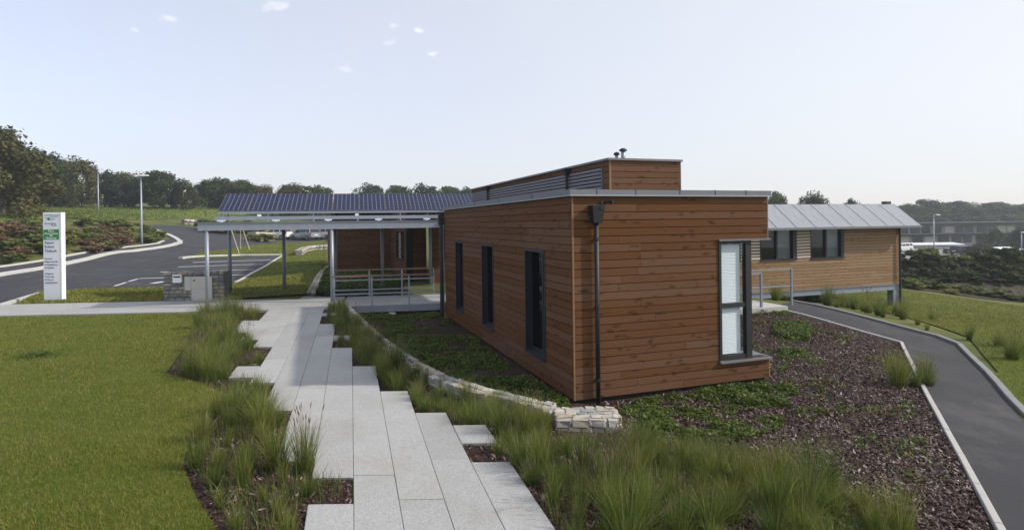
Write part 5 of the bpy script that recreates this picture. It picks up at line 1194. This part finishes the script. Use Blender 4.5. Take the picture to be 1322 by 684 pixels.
# ------------------------------------------------------------------ bark chips, ground cover, lawn blades
def scatter(poly, n, near=None):
    xs = [p[0] for p in poly]; ys = [p[1] for p in poly]; out = []
    got = 0
    while got < n:
        X = rng.uniform(min(xs), max(xs), n); Y = rng.uniform(min(ys), max(ys), n); k = in_poly(X, Y, poly)
        if near is not None: k &= rng.random(n) < np.clip((near / np.maximum(Y, 0.1)) ** 1.6, 0, 1)
        out.append(np.stack([X[k], Y[k]], 1)); got += k.sum()
    return np.concatenate(out)[:n]
def vnoise(x, y, s, seed=0):
    r = np.random.default_rng(seed); T = r.random((64, 64)); xf, yf = x / s, y / s; xi, yi = np.floor(xf).astype(int), np.floor(yf).astype(int); fx, fy = xf - xi, yf - yi; fx = fx * fx * (3 - 2 * fx); fy = fy * fy * (3 - 2 * fy)
    g = lambda a, b: T[a % 64, b % 64]
    return (g(xi, yi) * (1 - fx) + g(xi + 1, yi) * fx) * (1 - fy) + (g(xi, yi + 1) * (1 - fx) + g(xi + 1, yi + 1) * fx) * fy
def chips(poly, n, off):
    P = scatter(poly, n, 6.0); P = P[~on_slab(P[:, 0], P[:, 1], 0.0)]; n = len(P); Z = h(P[:, 0], P[:, 1]) + off
    ctr = np.stack([P[:, 0], P[:, 1], Z + rng.uniform(0.0, 0.022, n)], 1); nr = np.stack([rng.normal(0, .55, n), rng.normal(0, .55, n), np.ones(n)], 1)
    V, Fq = leaf_quads(ctr, nr, rng.uniform(0.007, 0.03, n) + (rng.random(n) < 0.2) * rng.uniform(0.005, 0.03, n), 0.32); return V, Fq, np.repeat(rng.random(n) ** 1.3, 4)
def merge(parts):
    V = []; Fq = []; R_ = []; k = 0
    for v, f, r in parts: V.append(v); Fq.append(f + k); R_.append(r); k += len(v)
    return np.concatenate(V), np.concatenate(Fq), np.concatenate(R_)
bark_right = [BL(0.2, -0.35), BL(0.2, -0.02), BL(3.84, -0.02), BL(3.9, 0.4), BL(4.0, 3.5)] + GP([(985, 398), (1080, 421), (1160, 446), (1188, 501), (1234, 590), (1280, 690)]) + [Vector((2.0, 4.4, 0)), Vector((1.2, 6.0, 0))]
v, f, r_ = merge([chips(bark_right, 105000, 0.02), chips(left_bed, 20000, 0.02), chips([PZ(x, y, -0.04) for x, y in ((405, 396), (440, 398), (533, 472), (640, 512), (720, 545), (800, 560), (760, 720), (640, 720))], 14000, 0.02)])
tag(link('bark_chips', fast_mesh('bark_chips', v, f, M['chip'], r_)), 'loose purplish bark chips covering the planting beds', 'bark mulch', kind='stuff')
def cover(poly, n, thr, s, size=(0.014, 0.034), hmax=0.11, seed=1, red=0.006):
    P = scatter(poly, n); d = seg_dist(P[:, 0], P[:, 1], poly); q = 0.65 * vnoise(P[:, 0] + 40, P[:, 1] + 40, s, seed) + 0.35 * vnoise(P[:, 0] + 9, P[:, 1], s * 0.35, seed + 1); k = (q * np.clip(d / 0.25, 0, 1) > thr) & ~on_slab(P[:, 0], P[:, 1], 0.05)
    P = P[k]; q = q[k]; n = len(P); Z = h(P[:, 0], P[:, 1]) + 0.02
    ctr = np.stack([P[:, 0], P[:, 1], Z + rng.random(n) ** 0.7 * hmax * np.clip((q - thr) / (1 - thr) * 2.2, 0.15, 1)], 1); nr = np.stack([rng.normal(0, .6, n), rng.normal(0, .6, n), np.ones(n)], 1)
    V, Fq = leaf_quads(ctr, nr, rng.uniform(*size, n), 0.65); rn = rng.random(n) * 0.9; rn[rng.random(n) < red] = 1.0; return V, Fq, np.repeat(rn, 4)
fc_front = [BL(0.45, -0.05), BL(3.86, -0.05)] + GP([(1050, 500), (1030, 560), (960, 580), (880, 590), (815, 585), (800, 560)]); fc_right = GP([(992, 492), (1000, 460), (985, 405), (1020, 402), (1060, 425), (1045, 470), (1010, 490)])
v, f, r_ = merge([cover(fc_front, 36000, 0.40, 0.42, seed=3), cover(fc_right, 26000, 0.43, 0.6, seed=5), cover(bark_right, 30000, 0.62, 0.6, seed=8, red=0.04)])
tag(link('ground_cover', fast_mesh('ground_cover', v, f, M['cover_leaf'], r_)), 'patchy bright green creeping plants at the foot of the front wall', 'ground cover', kind='stuff')
bedp = [Vector((p.x, p.y, 0)) + Vector((0.12, 0.12, 0)) for p in WALL[1:]] + [BL(0.05, -0.1), BL(0.05, 9.3), BL(-0.2, 11), PZ(450, 392, -0.3)]
v, f, r_ = cover(bedp, 60000, 0.43, 0.8, (0.014, 0.036), 0.10, 11)
tag(link('ground_cover', fast_mesh('ground_cover', v, f, M['cover_leaf'], r_)), 'dark green creeping plants in the shaded bed between the stone wall and the building', 'ground cover', kind='stuff')
court = [BL(nt - 2.7, fs - 0.2), BL(nt - 0.1, fs - 0.2), BL(nt - 0.1, ns), PZ(520, 377, 0), PZ(446, 380, 0), PZ(404, 378, 0), PZ(413, 362, 0), PZ(423, 347, 0.1)]
drape('planting_bed', court, 0.03, 0.6, M['mulch'])
v, f, r_ = cover(court, 30000, 0.3, 1.2, (0.03, 0.06), 0.16, 13)
tag(link('ground_cover', fast_mesh('ground_cover', v, f, M['cover_leaf'], r_)), 'green creeping plants in the courtyard bed behind the footbridge', 'ground cover', kind='stuff')
def blades(poly, n, off, hgt, wid, near):
    P = scatter(poly, n, near); n = len(P); Z = h(P[:, 0], P[:, 1]) + off; a = rng.uniform(0, 2 * np.pi, n); grow = np.clip(P[:, 1] / 7.0, 0.9, 3.0); ww = wid * grow * rng.uniform(0.6, 1.3, n); hh = hgt * rng.uniform(0.5, 1.4, n) * (0.75 + 0.6 * vnoise(P[:, 0] + 50, P[:, 1] + 50, 0.9, 3))
    c = np.stack([P[:, 0], P[:, 1], Z], 1); s = np.stack([np.cos(a), np.sin(a), np.zeros(n)], 1) * ww[:, None]; t = c + np.stack([rng.normal(0, .5, n) * hh, rng.normal(0, .5, n) * hh, hh], 1)
    V = np.stack([c - s, c + s, t], 1).reshape(-1, 3); return V, np.arange(3 * n).reshape(n, 3), np.repeat(rng.random(n), 3)
lp_near = [p for p in lawn_near]; lp_near[-3] = Vector((lp_near[-3].x, 4.4, 0)); lp_near[-2] = Vector((-14, 4.4, 0)); lp_near[-1] = Vector((-17.5, lp_near[0].y, 0))
v, f, r_ = blades(lp_near, 300000, 0.03, 0.034, 0.0032, 5.5)
tag(link('lawn_grass', fast_mesh('lawn_grass', v, f, M['lawn_blade'], r_)), 'short mown grass of the wide lawn left of the paving', 'grass', kind='stuff')
v, f, r_ = blades(back_lawn, 40000, 0.055, 0.05, 0.006, 25); tag(link('lawn_grass', fast_mesh('lawn_grass', v, f, M['lawn_blade'], r_)), 'mown grass of the back lawn seen under the canopy', 'grass', kind='stuff')
v, f, r_ = blades(verge, 12000, 0.055, 0.06, 0.006, 30); tag(link('lawn_grass', fast_mesh('lawn_grass', v, f, M['lawn_blade'], r_)), 'mown grass of the verge beside the totem sign', 'grass', kind='stuff')
v, f, r_ = merge([blades(right_lawn, 60000, 0.025, 0.05, 0.0045, 16), blades(right_verge, 16000, 0.04, 0.04, 0.004, 10)]); tag(link('lawn_grass', fast_mesh('lawn_grass', v, f, M['lawn_blade'], r_)), 'mown grass of the sloping lawn beyond the asphalt path', 'grass', kind='stuff')
v, f, r_ = blades(meadow, 60000, 0.05, 0.22, 0.03, 70); tag(link('meadow_grass', fast_mesh('meadow_grass', v, f, M['meadow_blade'], r_)), 'long pale grass of the meadow below the tree line', 'grass', kind='stuff')
def wisps(poly, n, hlo, hhi):
    P = scatter(poly, n); q = vnoise(P[:, 0] + 30, P[:, 1] + 30, 0.45, 21); P = P[(q > 0.3) & ~on_slab(P[:, 0], P[:, 1], 0.03)]; n = len(P); Z = h(P[:, 0], P[:, 1]) + 0.015; a = rng.uniform(0, 2 * np.pi, n); hh = rng.uniform(hlo, hhi, n)
    c = np.stack([P[:, 0], P[:, 1], Z], 1); s_ = np.stack([np.cos(a), np.sin(a), np.zeros(n)], 1) * rng.uniform(0.0012, 0.003, n)[:, None]; d = np.stack([rng.normal(0, .3, n) * hh, rng.normal(0, .3, n) * hh, np.zeros(n)], 1); up = np.stack([np.zeros(n), np.zeros(n), hh], 1)
    m1 = c + d * .3 + up * .55; V = np.stack([c - s_, c + s_, m1 + s_ * .8, m1 - s_ * .8, c + d + up, c + d + up + s_ * .1], 1).reshape(-1, 3); k = np.arange(n)[:, None] * 6
    F_ = np.concatenate([k + np.array([0, 1, 2, 3]), k + np.array([3, 2, 5, 4])]); rn = np.clip(rng.normal(.45, .3, n), 0, 1); return V, F_, np.repeat(rn, 6)
v, f, r_ = merge([wisps(GP([(700, 575), (820, 570), (930, 578), (1030, 605), (1120, 650), (1190, 700), (1180, 730), (660, 730), (640, 600)]), 13000, 0.06, 0.24), wisps(zl([(262, 404), (330, 403), (338, 470), (345, 500), (378, 560), (395, 600), (445, 620), (440, 645), (385, 660), (380, 700), (300, 700), (245, 600), (300, 512), (222, 480), (240, 452)]), 15000, 0.06, 0.26),
                  wisps(zl([(422, 400), (440, 398), (502, 453), (560, 489), (640, 513), (706, 533), (705, 575), (640, 590), (570, 540), (500, 500), (430, 440)]), 15000, 0.06, 0.26)])
tag(link('wispy_grass', fast_mesh('wispy_grass', v, f, M['tall_blade'], r_)), 'thin scattered grass blades and weeds growing between the grass clumps', 'grass', kind='stuff')
wp = G(47, 462); V, Fq = leaf_quads(np.stack([wp.x + rng.normal(0, .22, 500), wp.y + rng.normal(0, .16, 500), wp.z + .04 + rng.random(500) * .07], 1), rng.normal(0, .5, (500, 3)) + np.array([0, 0, 1]), rng.uniform(.012, .03, 500))
tag(link('weed_patch', fast_mesh('weed_patch', V, Fq, M['cover_leaf'], np.repeat(rng.random(500) * .6, 4))), 'small dark clover patch in the left lawn', 'weed', kind='stuff')

# ------------------------------------------------------------------ the air
hzb = MB().box(-415, 415, -29, 455, float(GZ.min()) - 1.5, 60)
t = NT('air'); t.n.remove(t.bsdf); pv = t.node('ShaderNodeVolumePrincipled'); pv.inputs['Density'].default_value = 0.0007; pv.inputs['Color'].default_value = (0.86, 0.92, 1.0, 1); pv.inputs['Anisotropy'].default_value = 0.2
t.l.new(pv.outputs[0], t.out.inputs['Volume'])
HAZE = True
if HAZE: tag(hzb.build('haze', t.m), 'thin pale haze in the air', 'haze', kind='stuff')
